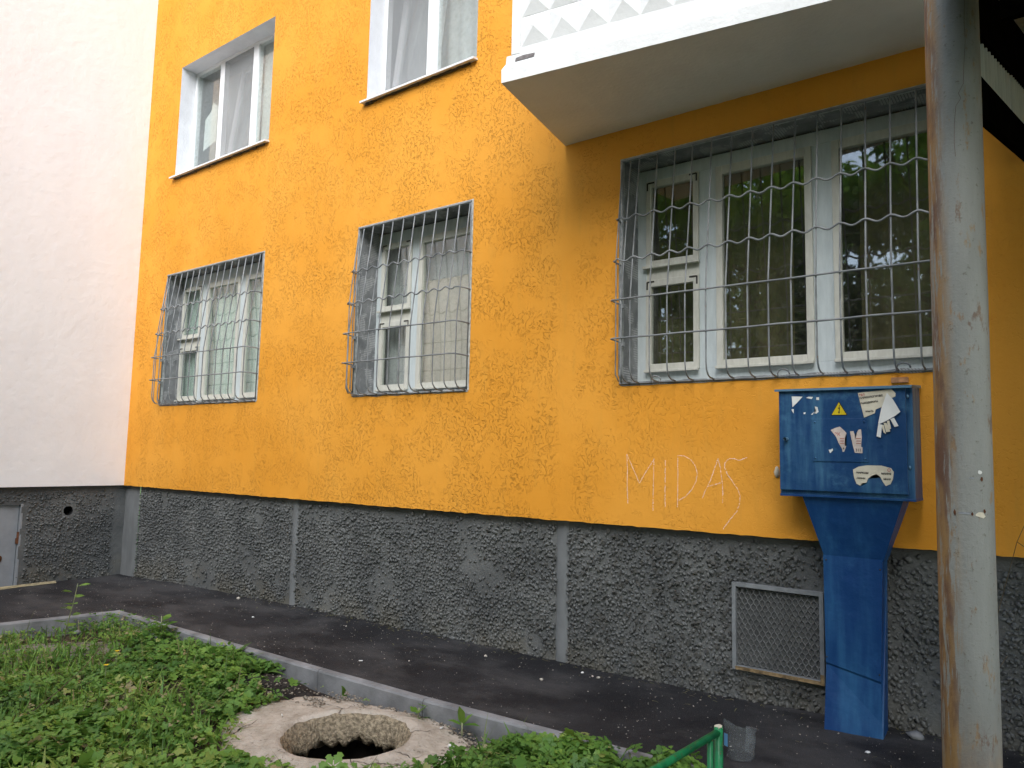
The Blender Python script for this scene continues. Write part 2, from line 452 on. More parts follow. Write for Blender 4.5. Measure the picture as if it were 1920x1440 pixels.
# ------------------------------------------------------------------ mesh helpers
class MB:
    def __init__(self): self.v = []; self.f = []
    def add(self, vs, fs):
        o = len(self.v)
        self.v.extend([tuple(p) for p in vs])
        self.f.extend([tuple(i + o for i in f) for f in fs])
        return self
    def quad(self, a, b, c, d): return self.add([a, b, c, d], [(0, 1, 2, 3)])
    def box(self, x0, x1, y0, y1, z0, z1, bev=0.0):
        if bev <= 0:
            return self.add([(x0, y0, z0), (x1, y0, z0), (x1, y1, z0), (x0, y1, z0), (x0, y0, z1), (x1, y0, z1), (x1, y1, z1), (x0, y1, z1)],
                            [(0, 3, 2, 1), (4, 5, 6, 7), (0, 1, 5, 4), (1, 2, 6, 5), (2, 3, 7, 6), (3, 0, 4, 7)])
        bm = bmesh.new()
        bmesh.ops.create_cube(bm, size=1)
        for w in bm.verts:
            w.co = Vector(((x0 + x1) / 2 + w.co.x * (x1 - x0), (y0 + y1) / 2 + w.co.y * (y1 - y0), (z0 + z1) / 2 + w.co.z * (z1 - z0)))
        bmesh.ops.bevel(bm, geom=bm.edges[:], offset=bev, segments=2, affect='EDGES', profile=0.6)
        self.bm(bm); return self
    def bm(self, bm):
        bm.verts.index_update()
        self.add([w.co[:] for w in bm.verts], [[w.index for w in f.verts] for f in bm.faces])
        bm.free()
    def tube(self, pts, r, n=6, cap=True):
        pts = [Vector(q) for q in pts]
        rs = r if isinstance(r, (list, tuple)) else [r] * len(pts)
        vs, fs = [], []
        up = None
        for i, q in enumerate(pts):
            d = (pts[min(i + 1, len(pts) - 1)] - pts[max(i - 1, 0)]).normalized()
            if up is None:
                up = Vector((0, 0, 1)) if abs(d.z) < 0.9 else Vector((1, 0, 0))
            a = (up - d * up.dot(d)).normalized(); b = d.cross(a); up = a
            for k in range(n):
                t_ = 2 * math.pi * k / n
                vs.append(q + (a * math.cos(t_) + b * math.sin(t_)) * rs[i])
        for i in range(len(pts) - 1):
            for k in range(n):
                k2 = (k + 1) % n
                fs.append((i * n + k, i * n + k2, (i + 1) * n + k2, (i + 1) * n + k))
        if cap:
            fs.append(tuple(range(n))[::-1]); fs.append(tuple((len(pts) - 1) * n + k for k in range(n)))
        return self.add(vs, fs)
    def ring(self, x0, x1, z0, z1, w, y0, y1, bev=0.0):
        """rectangular frame in the XZ plane, butted members"""
        wl = w if isinstance(w, (tuple, list)) else (w, w, w, w)   # left right bottom top
        self.box(x0, x0 + wl[0], y0, y1, z0, z1, bev)
        self.box(x1 - wl[1], x1, y0, y1, z0, z1, bev)
        self.box(x0 + wl[0], x1 - wl[1], y0 + 0.001, y1 - 0.001, z0, z0 + wl[2], bev)
        self.box(x0 + wl[0], x1 - wl[1], y0 + 0.001, y1 - 0.001, z1 - wl[3], z1, bev)
        return self
    def build(self, name, mat, parent=None, smooth=False):
        me = bpy.data.meshes.new(name)
        me.from_pydata(self.v, [], self.f)
        me.update()
        if smooth: me.polygons.foreach_set('use_smooth', [True] * len(me.polygons))
        return link(name, me, mat, parent)

def link(name, me, mat, parent=None):
    if mat is not None:
        me.materials.clear()
        me.materials.append(MAT[mat] if isinstance(mat, str) else mat)
    o = bpy.data.objects.new(name, me)
    C.objects.link(o)
    if parent is not None: o.parent = parent
    return o

def place(o, loc):
    """children keep world coordinates: move the origin of a childless mesh to loc"""
    o.data.transform(Matrix.Translation(-Vector(loc)))
    o.location = loc
    return o

def tag(o, label, cat, group=None):
    o['label'] = label; o['category'] = cat
    if group: o['group'] = group
    return o
def struct(o): o['kind'] = 'structure'; return o
def thing(name, label, cat, group=None):
    o = bpy.data.objects.new(name, None); C.objects.link(o)
    o.empty_display_size = 0.1
    return tag(o, label, cat, group)

def tri_mesh(name, V, F, mat, parent=None, rnd=None, smooth=False):
    me = bpy.data.meshes.new(name)
    V = np.ascontiguousarray(V, np.float32); F = np.ascontiguousarray(F, np.int32)
    me.vertices.add(len(V)); me.vertices.foreach_set('co', V.ravel())
    k = F.shape[1]
    me.loops.add(F.size); me.loops.foreach_set('vertex_index', F.ravel())
    me.polygons.add(len(F)); me.polygons.foreach_set('loop_start', np.arange(0, F.size, k, dtype=np.int32))
    me.update(calc_edges=True)
    if smooth: me.polygons.foreach_set('use_smooth', np.ones(len(F), bool))
    if rnd is not None:
        a = me.attributes.new('rnd', 'FLOAT', 'POINT'); a.data.foreach_set('value', np.ascontiguousarray(rnd, np.float32))
    return link(name, me, mat, parent)

def rotm(yaw, pitch, roll):
    cy, sy, cp, sp, cr, sr = np.cos(yaw), np.sin(yaw), np.cos(pitch), np.sin(pitch), np.cos(roll), np.sin(roll)
    m = np.empty((len(yaw), 3, 3))
    m[:, 0, 0] = cy * cp; m[:, 0, 1] = cy * sp * sr - sy * cr; m[:, 0, 2] = cy * sp * cr + sy * sr
    m[:, 1, 0] = sy * cp; m[:, 1, 1] = sy * sp * sr + cy * cr; m[:, 1, 2] = sy * sp * cr - cy * sr
    m[:, 2, 0] = -sp; m[:, 2, 1] = cp * sr; m[:, 2, 2] = cp * cr
    return m

def scatter(tmpl, pos, rot, scale, rnd):
    """many copies of one small template -> V, F, per-vertex rnd"""
    tv, tf = tmpl
    n, k = len(pos), len(tv)
    sc = np.asarray(scale); sc = sc[:, None] if sc.ndim == 1 else sc
    P = np.einsum('nij,nkj->nki', rot, tv[None] * sc[:, None, :] if sc.shape[1] == 3 else tv[None] * sc[:, :, None]) + pos[:, None, :]
    F = (tf[None] + (np.arange(n) * k)[:, None, None]).reshape(-1, tf.shape[1])
    return P.reshape(-1, 3), F, np.repeat(rnd, k)

def join_sc(parts):
    V, F, Q, o = [], [], [], 0
    for v, f, q in parts:
        V.append(v); F.append(f + o); Q.append(q); o += len(v)
    return np.concatenate(V), np.concatenate(F), np.concatenate(Q)

def nz(x, y, z=0.0, s=1.0): return mnoise.noise(Vector((x * s, y * s, z * s)))

# ------------------------------------------------------------------ levels
YB = 1.128           # lower edge of the yellow and the white render
PY = 0.06            # plinth plane behind the render
def interp(x, tab): return float(np.interp(x, [a for a, _ in tab], [b for _, b in tab]))
HW = [(0, .055), (1.5, .09), (3.4, .125), (6.4, .133), (7.4, .135), (8.2, .165), (9, .18), (13, .2)]
HK = [(0, .04), (2, .045), (5, .055), (6.5, .065), (7.2, .085), (9, .12), (13, .14)]
KY = -0.955
def xk(y): return 2.07 + (y - KY) * 0.23           # inner edge of the kerb along the white wing
def h_apron(x, y):
    t_ = min(max(-y / 0.95, 0), 1)
    return interp(x, HW) * (1 - t_) + interp(x, HK) * t_
def h_side(x, y): return 0.035 + 0.012 * min(max((x) / 2.0, 0), 1)
def h_path(x, y):
    a = h_apron(x, max(y, KY)); b = h_side(x, y)
    k = min(max((KY + 0.1 - y) / 0.5, 0), 1) if x < 2.4 else 0
    k = max(k, min(max((1.2 - x) / 1.2, 0), 1) * 0.6)
    return a * (1 - k) + b * k + 0.010 * nz(x, y, 3.1, 2.3) + 0.004 * nz(x, y, 9.1, 9.0)
MH = (6.02, -1.585)
def in_path(x, y): return y > KY - 0.06 or x < xk(y) + 0.06
def h_lawn(x, y):
    z = -0.075 + 0.030 * nz(x, y, 0, 0.9) + 0.014 * nz(x, y, 5, 4.0)
    z += 0.05 * math.exp(-((x - 4.6) ** 2 / 1.4 + (y + 1.25) ** 2 / 0.05))          # crumbs heaped at the kerb
    z += 0.06 * min(max((x - 6.6) / 1.2, 0), 1)
    d = math.hypot(x - MH[0], y - MH[1])
    if d < .60: z = min(z, -.13)
    return z

# ------------------------------------------------------------------ ground
def make_ground():
    xs = [-120, -60, -30, -12, -5, -1] + list(np.arange(0.6, 10.61, 0.1)) + [12, 15, 20, 35, 60, 120]
    ys = [-120, -60, -35, -20, -12, -8] + list(np.arange(-6, -0.69, 0.1)) + [-0.3, 0.0, 5, 15, 40, 120]
    vs = []
    for y in ys:
        for x in xs:
            if in_path(x, y) and y < 0.2 and x < 13: z = -0.16
            elif 0.6 < x < 10.6 and -6 < y < -0.6: z = h_lawn(x, y)
            else: z = -0.10
            vs.append((x, y, z))
    nx = len(xs); fs = []
    for j in range(len(ys) - 1):
        for i in range(nx - 1):
            cx, cy = (xs[i] + xs[i + 1]) / 2, (ys[j] + ys[j + 1]) / 2
            if math.hypot(cx - MH[0], cy - MH[1]) < 0.44: continue
            fs.append((j * nx + i, j * nx + i + 1, (j + 1) * nx + i + 1, (j + 1) * nx + i))
    mb = MB(); mb.add(vs, fs)
    g_ = struct(mb.build('ground', 'soil', smooth=True))
    g_.data.materials.append(MAT['far_grass'])
    for p_ in g_.data.polygons:
        c_ = p_.center
        if c_.y < -5.9 or c_.x > 10.5 or c_.x < -1 or c_.y > 1: p_.material_index = 1
    return g_
make_ground()

def grid(name, us, ws, fn, mat, parent=None, smooth=True):
    vs = [fn(a, b) for b in ws for a in us]
    n = len(us)
    fs = [(j * n + i, j * n + i + 1, (j + 1) * n + i + 1, (j + 1) * n + i) for j in range(len(ws) - 1) for i in range(n - 1)]
    mb = MB(); mb.add(vs, fs)
    return mb.build(name, mat, parent, smooth)

def asphalt_pt(x, y): return (x, y, h_path(x, y))
mbp = MB()
us = list(np.arange(-0.06, 13.01, 0.08)); ws = list(np.linspace(KY, PY + 0.02, 16))
vs = [asphalt_pt(a, b) for b in ws for a in us]; n_ = len(us)
mbp.add(vs, [(j * n_ + i, j * n_ + i + 1, (j + 1) * n_ + i + 1, (j + 1) * n_ + i) for j in range(len(ws) - 1) for i in range(n_ - 1)])
ws2 = list(np.linspace(-9, KY, 90)); ts = list(np.linspace(0, 1, 22))
vs = [asphalt_pt(-0.06 + (xk(b) + 0.06) * a, b) for b in ws2 for a in ts]; n_ = len(ts)
mbp.add(vs, [(j * n_ + i, j * n_ + i + 1, (j + 1) * n_ + i + 1, (j + 1) * n_ + i) for j in range(len(ws2) - 1) for i in range(n_ - 1)])
struct(mbp.build('pavement', 'asphalt', smooth=True))

m = MB(); m.box(.7, 40, -9.2, -5.3, -.2, -.045); struct(m.build('bounce_slab', 'bounce'))  # unseen slab added behind the camera to bounce light under the balcony

# kerb: one stone after the other
kerb = struct(bpy.data.objects.new('kerb', None)); C.objects.link(kerb)
def kerb_stone(a, b, ta, tb):
    """a, b: points on the path-side edge of the top; the stone lies on the lawn side"""
    a = Vector((*a, 0)); b = Vector((*b, 0))
    d = (b - a).normalized(); nrm = Vector((d.y, -d.x, 0))
    mb = MB()
    prof = [(0.0, -0.02), (0.004, 0.006), (0.012, 0.012), (0.060, 0.010), (0.070, -0.002), (0.074, -0.26), (0.0, -0.26)]
    a2, b2 = a + d * 0.003, b - d * 0.003
    vs = []
    m = 9
    for i in range(m):
        t_ = i / (m - 1); q = a2.lerp(b2, t_); zt = ta + (tb - ta) * t_
        for j, (o, h) in enumerate(prof):
            w = 0.0025 * nz(q.x * 9 + j * 3.1, q.y * 9, h)
            vs.append((q + nrm * (o + w) + Vector((0, 0, zt + h + w))))
    k = len(prof)
    fs = [(i * k + j, i * k + (j + 1) % k, (i + 1) * k + (j + 1) % k, (i + 1) * k + j) for i in range(m - 1) for j in range(k)]
    fs += [tuple(range(k)), tuple((m - 1) * k + j for j in range(k))[::-1]]
    mb.add(vs, fs)
    return mb.build('kerb_stone', 'kerb', kerb, False)
x = 2.07
while x < 13:
    kerb_stone((x, KY - 0.003), (x + 1.0, KY - 0.003), interp(x, HK), interp(x + 1, HK)); x += 1.0
y = KY - 0.003
while y > -8.5:
    kerb_stone((xk(y - 1.0), y - 1.0), (xk(y), y), .045, .045); y -= 1.0

# ------------------------------------------------------------------ yellow building
bld = thing('apartment_building', 'yellow rendered apartment house with grey pebble-dash plinth and barred ground-floor windows', 'building')
OPEN = {  # x0, x1, z0, z1
    'low_left': (0.727, 2.654, 2.095, 3.664), 'low_mid': (4.124, 5.496, 2.095, 3.664), 'low_big': (6.871, 8.98, 2.085, 3.682),
    'up_left': (0.727, 2.620, 4.895, 6.285), 'up_mid': (4.150, 5.496, 4.895, 6.285), 'up_right': (6.95, 9.0, 4.895, 6.285)}
def wall_sheet():
    X0, X1, Z1 = 0.0, 14.0, 13.0
    xs = sorted({X0, X1, *[o[0] for o in OPEN.values()], *[o[1] for o in OPEN.values()]})
    zs = sorted({YB + 0.02, Z1, *[o[2] for o in OPEN.values()], *[o[3] for o in OPEN.values()]})
    mb = MB()
    for i in range(len(xs) - 1):
        for j in range(len(zs) - 1):
            cx, cz = (xs[i] + xs[i + 1]) / 2, (zs[j] + zs[j + 1]) / 2
            if any(o[0] < cx < o[1] and o[2] < cz < o[3] for o in OPEN.values()): continue
            mb.quad((xs[i], 0, zs[j]), (xs[i + 1], 0, zs[j]), (xs[i + 1], 0, zs[j + 1]), (xs[i], 0, zs[j + 1]))
    # ragged lower edge and underside of the render
    ex = list(np.arange(0, 14.001, 0.035))
    ez = [YB + 0.004 * nz(e, 0, 1, 9) + random.uniform(-.0025, .0025) for e in ex]
    for i in range(len(ex) - 1):
        mb.quad((ex[i], 0, ez[i]), (ex[i + 1], 0, ez[i + 1]), (ex[i + 1], 0, YB + 0.02), (ex[i], 0, YB + 0.02))
        mb.quad((ex[i], PY + 0.03, ez[i]), (ex[i + 1], PY + 0.03, ez[i + 1]), (ex[i + 1], 0, ez[i + 1]), (ex[i], 0, ez[i]))
    return mb.build('wall', 'stucco', bld)
wall = wall_sheet()

# chalk writing on the wall: broken crumbs of chalk along each stroke
MIDAS = {'M': [[(6.922, 1.606), (6.927, 1.505), (6.926, 1.386), (6.932, 1.275)], [(6.923, 1.602), (6.954, 1.543), (6.987, 1.477), (7.017, 1.415)], [(7.017, 1.415), (7.061, 1.487), (7.126, 1.58)], [(7.122, 1.576), (7.12, 1.452), (7.118, 1.35), (7.116, 1.241)]],
         'I': [[(7.204, 1.57), (7.203, 1.455), (7.202, 1.354), (7.204, 1.272)]],
         'D': [[(7.291, 1.604), (7.292, 1.501), (7.291, 1.372), (7.29, 1.273)], [(7.291, 1.604), (7.329, 1.603), (7.375, 1.584), (7.408, 1.546), (7.424, 1.497), (7.415, 1.441), (7.389, 1.391), (7.344, 1.343), (7.29, 1.312)]],
         'A': [[(7.561, 1.588), (7.537, 1.521), (7.507, 1.444), (7.478, 1.387), (7.457, 1.341)], [(7.561, 1.588), (7.577, 1.529), (7.587, 1.44), (7.591, 1.372), (7.587, 1.317)], [(7.496, 1.413), (7.544, 1.428), (7.583, 1.441)]],
         'S': [[(7.745, 1.598), (7.72, 1.590), (7.693, 1.58), (7.662, 1.591), (7.627, 1.587), (7.605, 1.561), (7.604, 1.533), (7.623, 1.489), (7.657, 1.443), (7.685, 1.403), (7.7, 1.363), (7.696, 1.316), (7.677, 1.268), (7.648, 1.232), (7.617, 1.193), (7.59, 1.155)]]}
for ch, strokes in MIDAS.items():
    mb = MB()
    for st in strokes:
        for (ax, az), (bx_, bz) in zip(st[:-1], st[1:]):
            L = math.hypot(bx_ - ax, bz - az); m = max(2, int(L / 0.0045))
            for i in range(m):
                if random.random() < 0.17: continue
                t_ = (i + random.random()) / m
                px, pz = ax + (bx_ - ax) * t_, az + (bz - az) * t_
                ang = math.atan2(bz - az, bx_ - ax) + random.uniform(-.4, .4)
                l, w = random.uniform(.0025, .006), random.uniform(.0014, .0036)
                px += random.uniform(-.0016, .0016); pz += random.uniform(-.0016, .0016)
                c, s = math.cos(ang), math.sin(ang); yy = -0.0012 - random.random() * 0.0008
                mb.add([(px - c * l, yy, pz - s * l), (px + s * w, yy, pz - c * w), (px + c * l, yy, pz + s * l), (px - s * w, yy, pz + c * w)], [(0, 1, 2, 3)])
    o = mb.build('chalk_letter', 'chalk', wall)
    o['label'] = 'pink chalk letter ' + ch + ' written on the yellow wall'

# lump of mounting foam and a small brick-red stub by the cabinet
def blob(cx, cy, cz, rx, ry, rz, name, mat, parent, seed=0, sub=2, amp=0.25):
    bm = bmesh.new(); bmesh.ops.create_icosphere(bm, subdivisions=sub, radius=1)
    for w in bm.verts:
        k = 1 + amp * mnoise.noise(w.co * 1.9 + Vector((seed, seed * 2.3, 1)))
        w.co = Vector((cx + w.co.x * rx * k, cy + w.co.y * ry * k, cz + w.co.z * rz * k))
    mb = MB(); mb.bm(bm)
    return mb.build(name, mat, parent, True)
blob(7.925, -0.006, 1.515, .016, .02, .035, 'foam_lump', 'paper', wall, 3)
mb = MB(); mb.box(8.555, 8.64, -0.02, -0.001, 2.02, 2.05, 0.003); mb.build('anchor_plate', plain('faded_brown_plate', (0.42, 0.21, 0.10), 0.9, 0.3, 30), wall)

# ------------------------------------------------------------------ plinth
JOINTS = [3.30, 6.37, 9.42]
edges = [(0.285, 3.27), (3.335, 6.335), (6.412, 9.39), (9.45, 14.0)]
VENT = (7.631, 8.165, 0.322, 0.838)
def lerp(a, b, t_): return a + (b - a) * t_
def plinth_panel(x0, x1):
    nx, nz_ = max(2, int((x1 - x0) / 0.045)), 26
    def fn(i, j):
        x = lerp(x0, x1, i / nx); z = lerp(-0.15, YB + 0.05, j / nz_)
        yy = PY + 0.006 * nz(x, z, 2, 7.0) + 0.003 * nz(x, z, 6, 19.0)
        if i in (0, nx): yy = PY + 0.012
        return (x, yy, z)
    return grid('plinth_panel', range(nx + 1), range(nz_ + 1), fn, 'plinth', bld)
panels = [plinth_panel(*e) for e in edges]
def joint(x0, x1, yy, parent):
    def fn(i, j):
        t_ = i / 4
        z = lerp(-0.15, YB + 0.05, j / 20)
        return (lerp(x0 - 0.014, x1 + 0.014, t_) + (0.006 * nz(x0 + i, z, 4, 5) if i in (0, 4) else 0), yy + (0.010 if i in (0, 4) and x0 > 0 else -0.002) + 0.004 * nz(x0 + i, z, 1, 8), z)
    return grid('plinth_joint', range(5), range(21), fn, 'joint', parent)
for a, b in ((3.27, 3.335), (6.335, 6.412), (9.39, 9.45)): joint(a, b, PY - 0.002, bld)
joint(-0.058, 0.285, PY, bld)

def stone_templates(k=6):
    out = []
    for s in range(k):
        r = random.Random(40 + s)
        bm = bmesh.new()
        pts = []
        for i in range(11):
            v = Vector((r.gauss(0, 1), r.gauss(0, 1), r.gauss(0, 1))).normalized()
            pts.append(bm.verts.new((v.x * r.uniform(.8, 1.1), v.y * 0.80 * r.uniform(.8, 1.1), v.z * r.uniform(.6, .9))))
        h = bmesh.ops.convex_hull(bm, input=bm.verts)
        bmesh.ops.delete(bm, geom=[v for v in bm.verts if not v.link_faces], context='VERTS')
        bmesh.ops.triangulate(bm, faces=bm.faces[:])
        bm.verts.index_update()
        out.append((np.array([v.co[:] for v in bm.verts]), np.array([[v.index for v in f.verts] for f in bm.faces])))
        bm.free()
    return out
ST = stone_templates()
STM = []
for k, (v, f) in enumerate(ST):
    me = bpy.data.meshes.new('stone'); me.from_pydata(v.tolist(), [], f.tolist()); me.update(); me.materials.append(MAT['stone']); STM.append(me)

def pebble_dash(x0, x1, z0, z1, sp, skip, to_world, facing):
    """returns list of (pos, rot, scale, template)"""
    res = []
    nx, nzz = int((x1 - x0) / sp), int((z1 - z0) / sp)
    for i in range(nx):
        for j in range(nzz):
            a = x0 + (i + 0.5 * (j % 2) + random.uniform(.1, .9)) * sp
            z = z0 + (j + random.uniform(.1, .9)) * sp
            if not (x0 + .012 < a < x1 - .012) or skip(a, z): continue
            bare = nz(a, z, 12, 2.1) + 0.5 * nz(a, z, 4, 6.0)
            if bare > 0.33 and random.random() < 0.75: continue
            if z > z1 - 0.10 and random.random() < (z - z1 + 0.10) / 0.10: continue
            if random.random() < 0.05: continue
            s = random.choice((.0105, .0125, .0145, .0170, .0205)) * random.uniform(.85, 1.15)
            res.append((to_world(a, z), (random.uniform(-.6, .6) if facing == 'y' else math.pi / 2 + random.uniform(-.6, .6), random.uniform(-3.14, 3.14), random.uniform(-.5, .5)), s, random.randrange(len(ST))))
    return res
def emit_stones(lst, parent, name='stone_bed'):
    if not lst: return
    parts = []
    for k in range(len(ST)):
        sel = [q for q in lst if q[3] == k]
        if not sel: continue
        pos = np.array([q[0] for q in sel]); an = np.array([q[1] for q in sel])
        parts.append(scatter(ST[k], pos, rotm(an[:, 0], an[:, 1], an[:, 2]), np.array([q[2] for q in sel]), np.zeros(len(sel))))
    V, F, Q = join_sc(parts)
    o = tri_mesh(name, V, F, 'stone', parent)
    o['kind'] = 'stuff'
    return o
all_st = []
for pi, (a, b) in enumerate(edges[:3] + [(9.45, 10.6)]):
    def skip(x, z): return VENT[0] - .012 < x < VENT[1] + .012 and VENT[2] - .02 < z < VENT[3] + .01
    for q in pebble_dash(a, b, 0.02, YB - 0.015, 0.0275, skip, lambda x, z: (x, PY + random.uniform(-.011, -.002) + 0.006 * nz(x, z, 2, 7.0), z), 'y'):
        all_st.append((pi, q))
# the 300 that show largest become parts of their own
def showing(q):
    x, yy, z = q[0]
    if z < h_apron(x, 0) + 0.02 or x > 8.1 or (x > 7.9 and z > 1.0): return 0
    return q[2] / (Vector(q[0]) - CAM).length
order = sorted(range(len(all_st)), key=lambda i: -showing(all_st[i][1]))
single = set(order[:300])
for i in order[:300]:
    pi, q = all_st[i]
    o = bpy.data.objects.new('stone', STM[q[3]]); C.objects.link(o); o.parent = panels[pi]
    m3 = rotm(np.array([q[1][0]]), np.array([q[1][1]]), np.array([q[1][2]]))[0]
    mm = Matrix(m3.tolist()).to_4x4(); mm.translation = q[0]
    o.matrix_world = mm @ Matrix.Scale(q[2], 4)
for pi in range(4):
    emit_stones([q for i, (p_, q) in enumerate(all_st) if p_ == pi and i not in single], panels[pi])

# cellar vent with expanded metal
vx0, vx1, vz0, vz1 = VENT
mb = MB()
mb.ring(vx0, vx1, vz0, vz1, .024, PY - 0.035, PY + 0.01, 0.0015)
vent = mb.build('vent_grille', plain('grey_vent_frame', (0.20, 0.215, 0.225), 0.55, 0.15, 12), bld)
mb = MB(); mb.box(vx0 + .02, vx1 - .02, PY - 0.0362, PY - 0.034, vz0 + .002, vz0 + .022); mb.box(vx1 - .023, vx1 - .001, PY - .0364, PY - .034, vz0 + .001, vz0 + .06)
mb.build('rusty_edge', plain('rusty_cream_edge', (0.24, 0.17, 0.09), 0.9, 0.5, 22), vent)
ncol, nrow = 28, 8
for i in range(ncol):
    x = lerp(vx0 + .03, vx1 - .03, i / (ncol - 1)); ph = i % 2
    dx = (vx1 - vx0 - .06) / (ncol - 1) * 0.46
    pts = []
    steps = nrow * 6
    for k in range(steps + 1):
        t_ = k / steps
        w = math.cos(2 * math.pi * t_ * nrow + math.pi * ph)
        w = max(-1, min(1, w * 1.25))
        pts.append((x + dx * w, PY - 0.012, lerp(vz0 + .02, vz1 - .02, t_)))
    mb = MB(); mb.tube(pts, 0.0030, 4); mb.build('mesh_strand', 'strand', vent)
mb = MB(); mb.quad((vx0 - .01, PY + 0.03, vz0), (vx1, PY + .03, vz0), (vx1, PY + .03, vz1), (vx0 - .01, PY + .03, vz1)); mb.build('dark_backing', plain('vent_backing', (0.035, 0.034, 0.033), 0.95, 0.4, 4), vent)  # plain dark sheet closing the vent behind the strands

# ------------------------------------------------------------------ windows
def reveal_mesh(x0, x1, z0, z1, d):
    mb = MB()
    nseg = 14
    def strip(a, b):
        for i in range(nseg):
            p0 = [lerp(a[k], b[k], i / nseg) for k in range(3)]; p1 = [lerp(a[k], b[k], (i + 1) / nseg) for k in range(3)]
            mb.quad(p0, p1, (p1[0], d + .03, p1[2]), (p0[0], d + .03, p0[2]))
    strip((x0, 0, z0), (x0, 0, z1)); strip((x0, 0, z1), (x1, 0, z1)); strip((x1, 0, z1), (x1, 0, z0)); strip((x1, 0, z0), (x0, 0, z0))
    return mb
def curtain(x0, x1, z0, z1, yy, mat, parent, fold=0.02, freq=9.0, seed=0.0):
    nx = int((x1 - x0) / 0.012)
    def fn(i, j):
        x = lerp(x0, x1, i / nx)
        return (x, yy + fold * math.sin(x * freq * 6.28 + 1.5 * math.sin(x * 5 + seed)) * (0.5 + 0.5 * (1 - j / 6)) + fold * 0.6 * nz(x, j * .3, seed, 6), lerp(z0, z1, j / 6))
    return grid('curtain', range(nx + 1), range(7), fn, mat, parent)
def pane(x0, x1, z0, z1, yy, parent, mat='glass', name='pane'):
    mb = MB(); mb.box(x0, x1, yy, yy + .004, z0, z1); return mb.build(name, mat, parent)
def room(x0, x1, z0, z1, yy, parent, mat='room', depth=1.6):
    mb = MB()
    x0 -= .25; x1 += .25; z0 -= .5; z1 += .3; y1 = yy + depth
    mb.quad((x0, y1, z0), (x1, y1, z0), (x1, y1, z1), (x0, y1, z1))
    mb.quad((x0, yy, z0), (x0, y1, z0), (x0, y1, z1), (x0, yy, z1)); mb.quad((x1, yy, z0), (x1, yy, z1), (x1, y1, z1), (x1, y1, z0))
    mb.quad((x0, yy, z0), (x1, yy, z0), (x1, y1, z0), (x0, y1, z0)); mb.quad((x0, yy, z1), (x0, y1, z1), (x1, y1, z1), (x1, yy, z1))
    # back of the facade round the opening
    xa, xb, za, zb = x0 + .25, x1 - .25, z0 + .5, z1 - .3
    mb.quad((x0, yy, z0), (xa, yy, z0), (xa, yy, z1), (x0, yy, z1)); mb.quad((xb, yy, z0), (x1, yy, z0), (x1, yy, z1), (xb, yy, z1))
    mb.quad((xa, yy, z0), (xb, yy, z0), (xb, yy, za), (xa, yy, za)); mb.quad((xa, yy, zb), (xb, yy, zb), (xb, yy, z1), (xa, yy, z1))
    return mb.build('room', mat, parent)
def sash(x0, x1, z0, z1, yy, parent, w=(.04, .04, .05, .05), mat='sash', glass='glass'):
    mb = MB(); mb.ring(x0, x1, z0, z1, w, yy - .012, yy + .035, .004)
    # glazing bead
    o = mb.build('sash', mat, parent)
    pane(x0 + w[0] - .004, x1 - w[1] + .004, z0 + w[2] - .004, z1 - w[3] + .004, yy + .012, parent, glass)
    return o
def drip(x0, x1, z, yy, parent):
    mb = MB()
    mb.box(x0, x1, yy - .045, yy - .014, z, z + .018, .003)
    mb.build('weather_bar', 'sash', parent)
def hinge(x, z, yy, parent, sx=1):
    mb = MB()
    mb.box(min(x, x + .055 * sx), max(x, x + .055 * sx), yy - .0165, yy - .0135, z - .006, z + .006, .001)
    mb.box(x - .006, x + .006, yy - .0163, yy - .0137, z - .055, z + .002, .001)
    mb.build('hinge_plate', 'iron', parent)

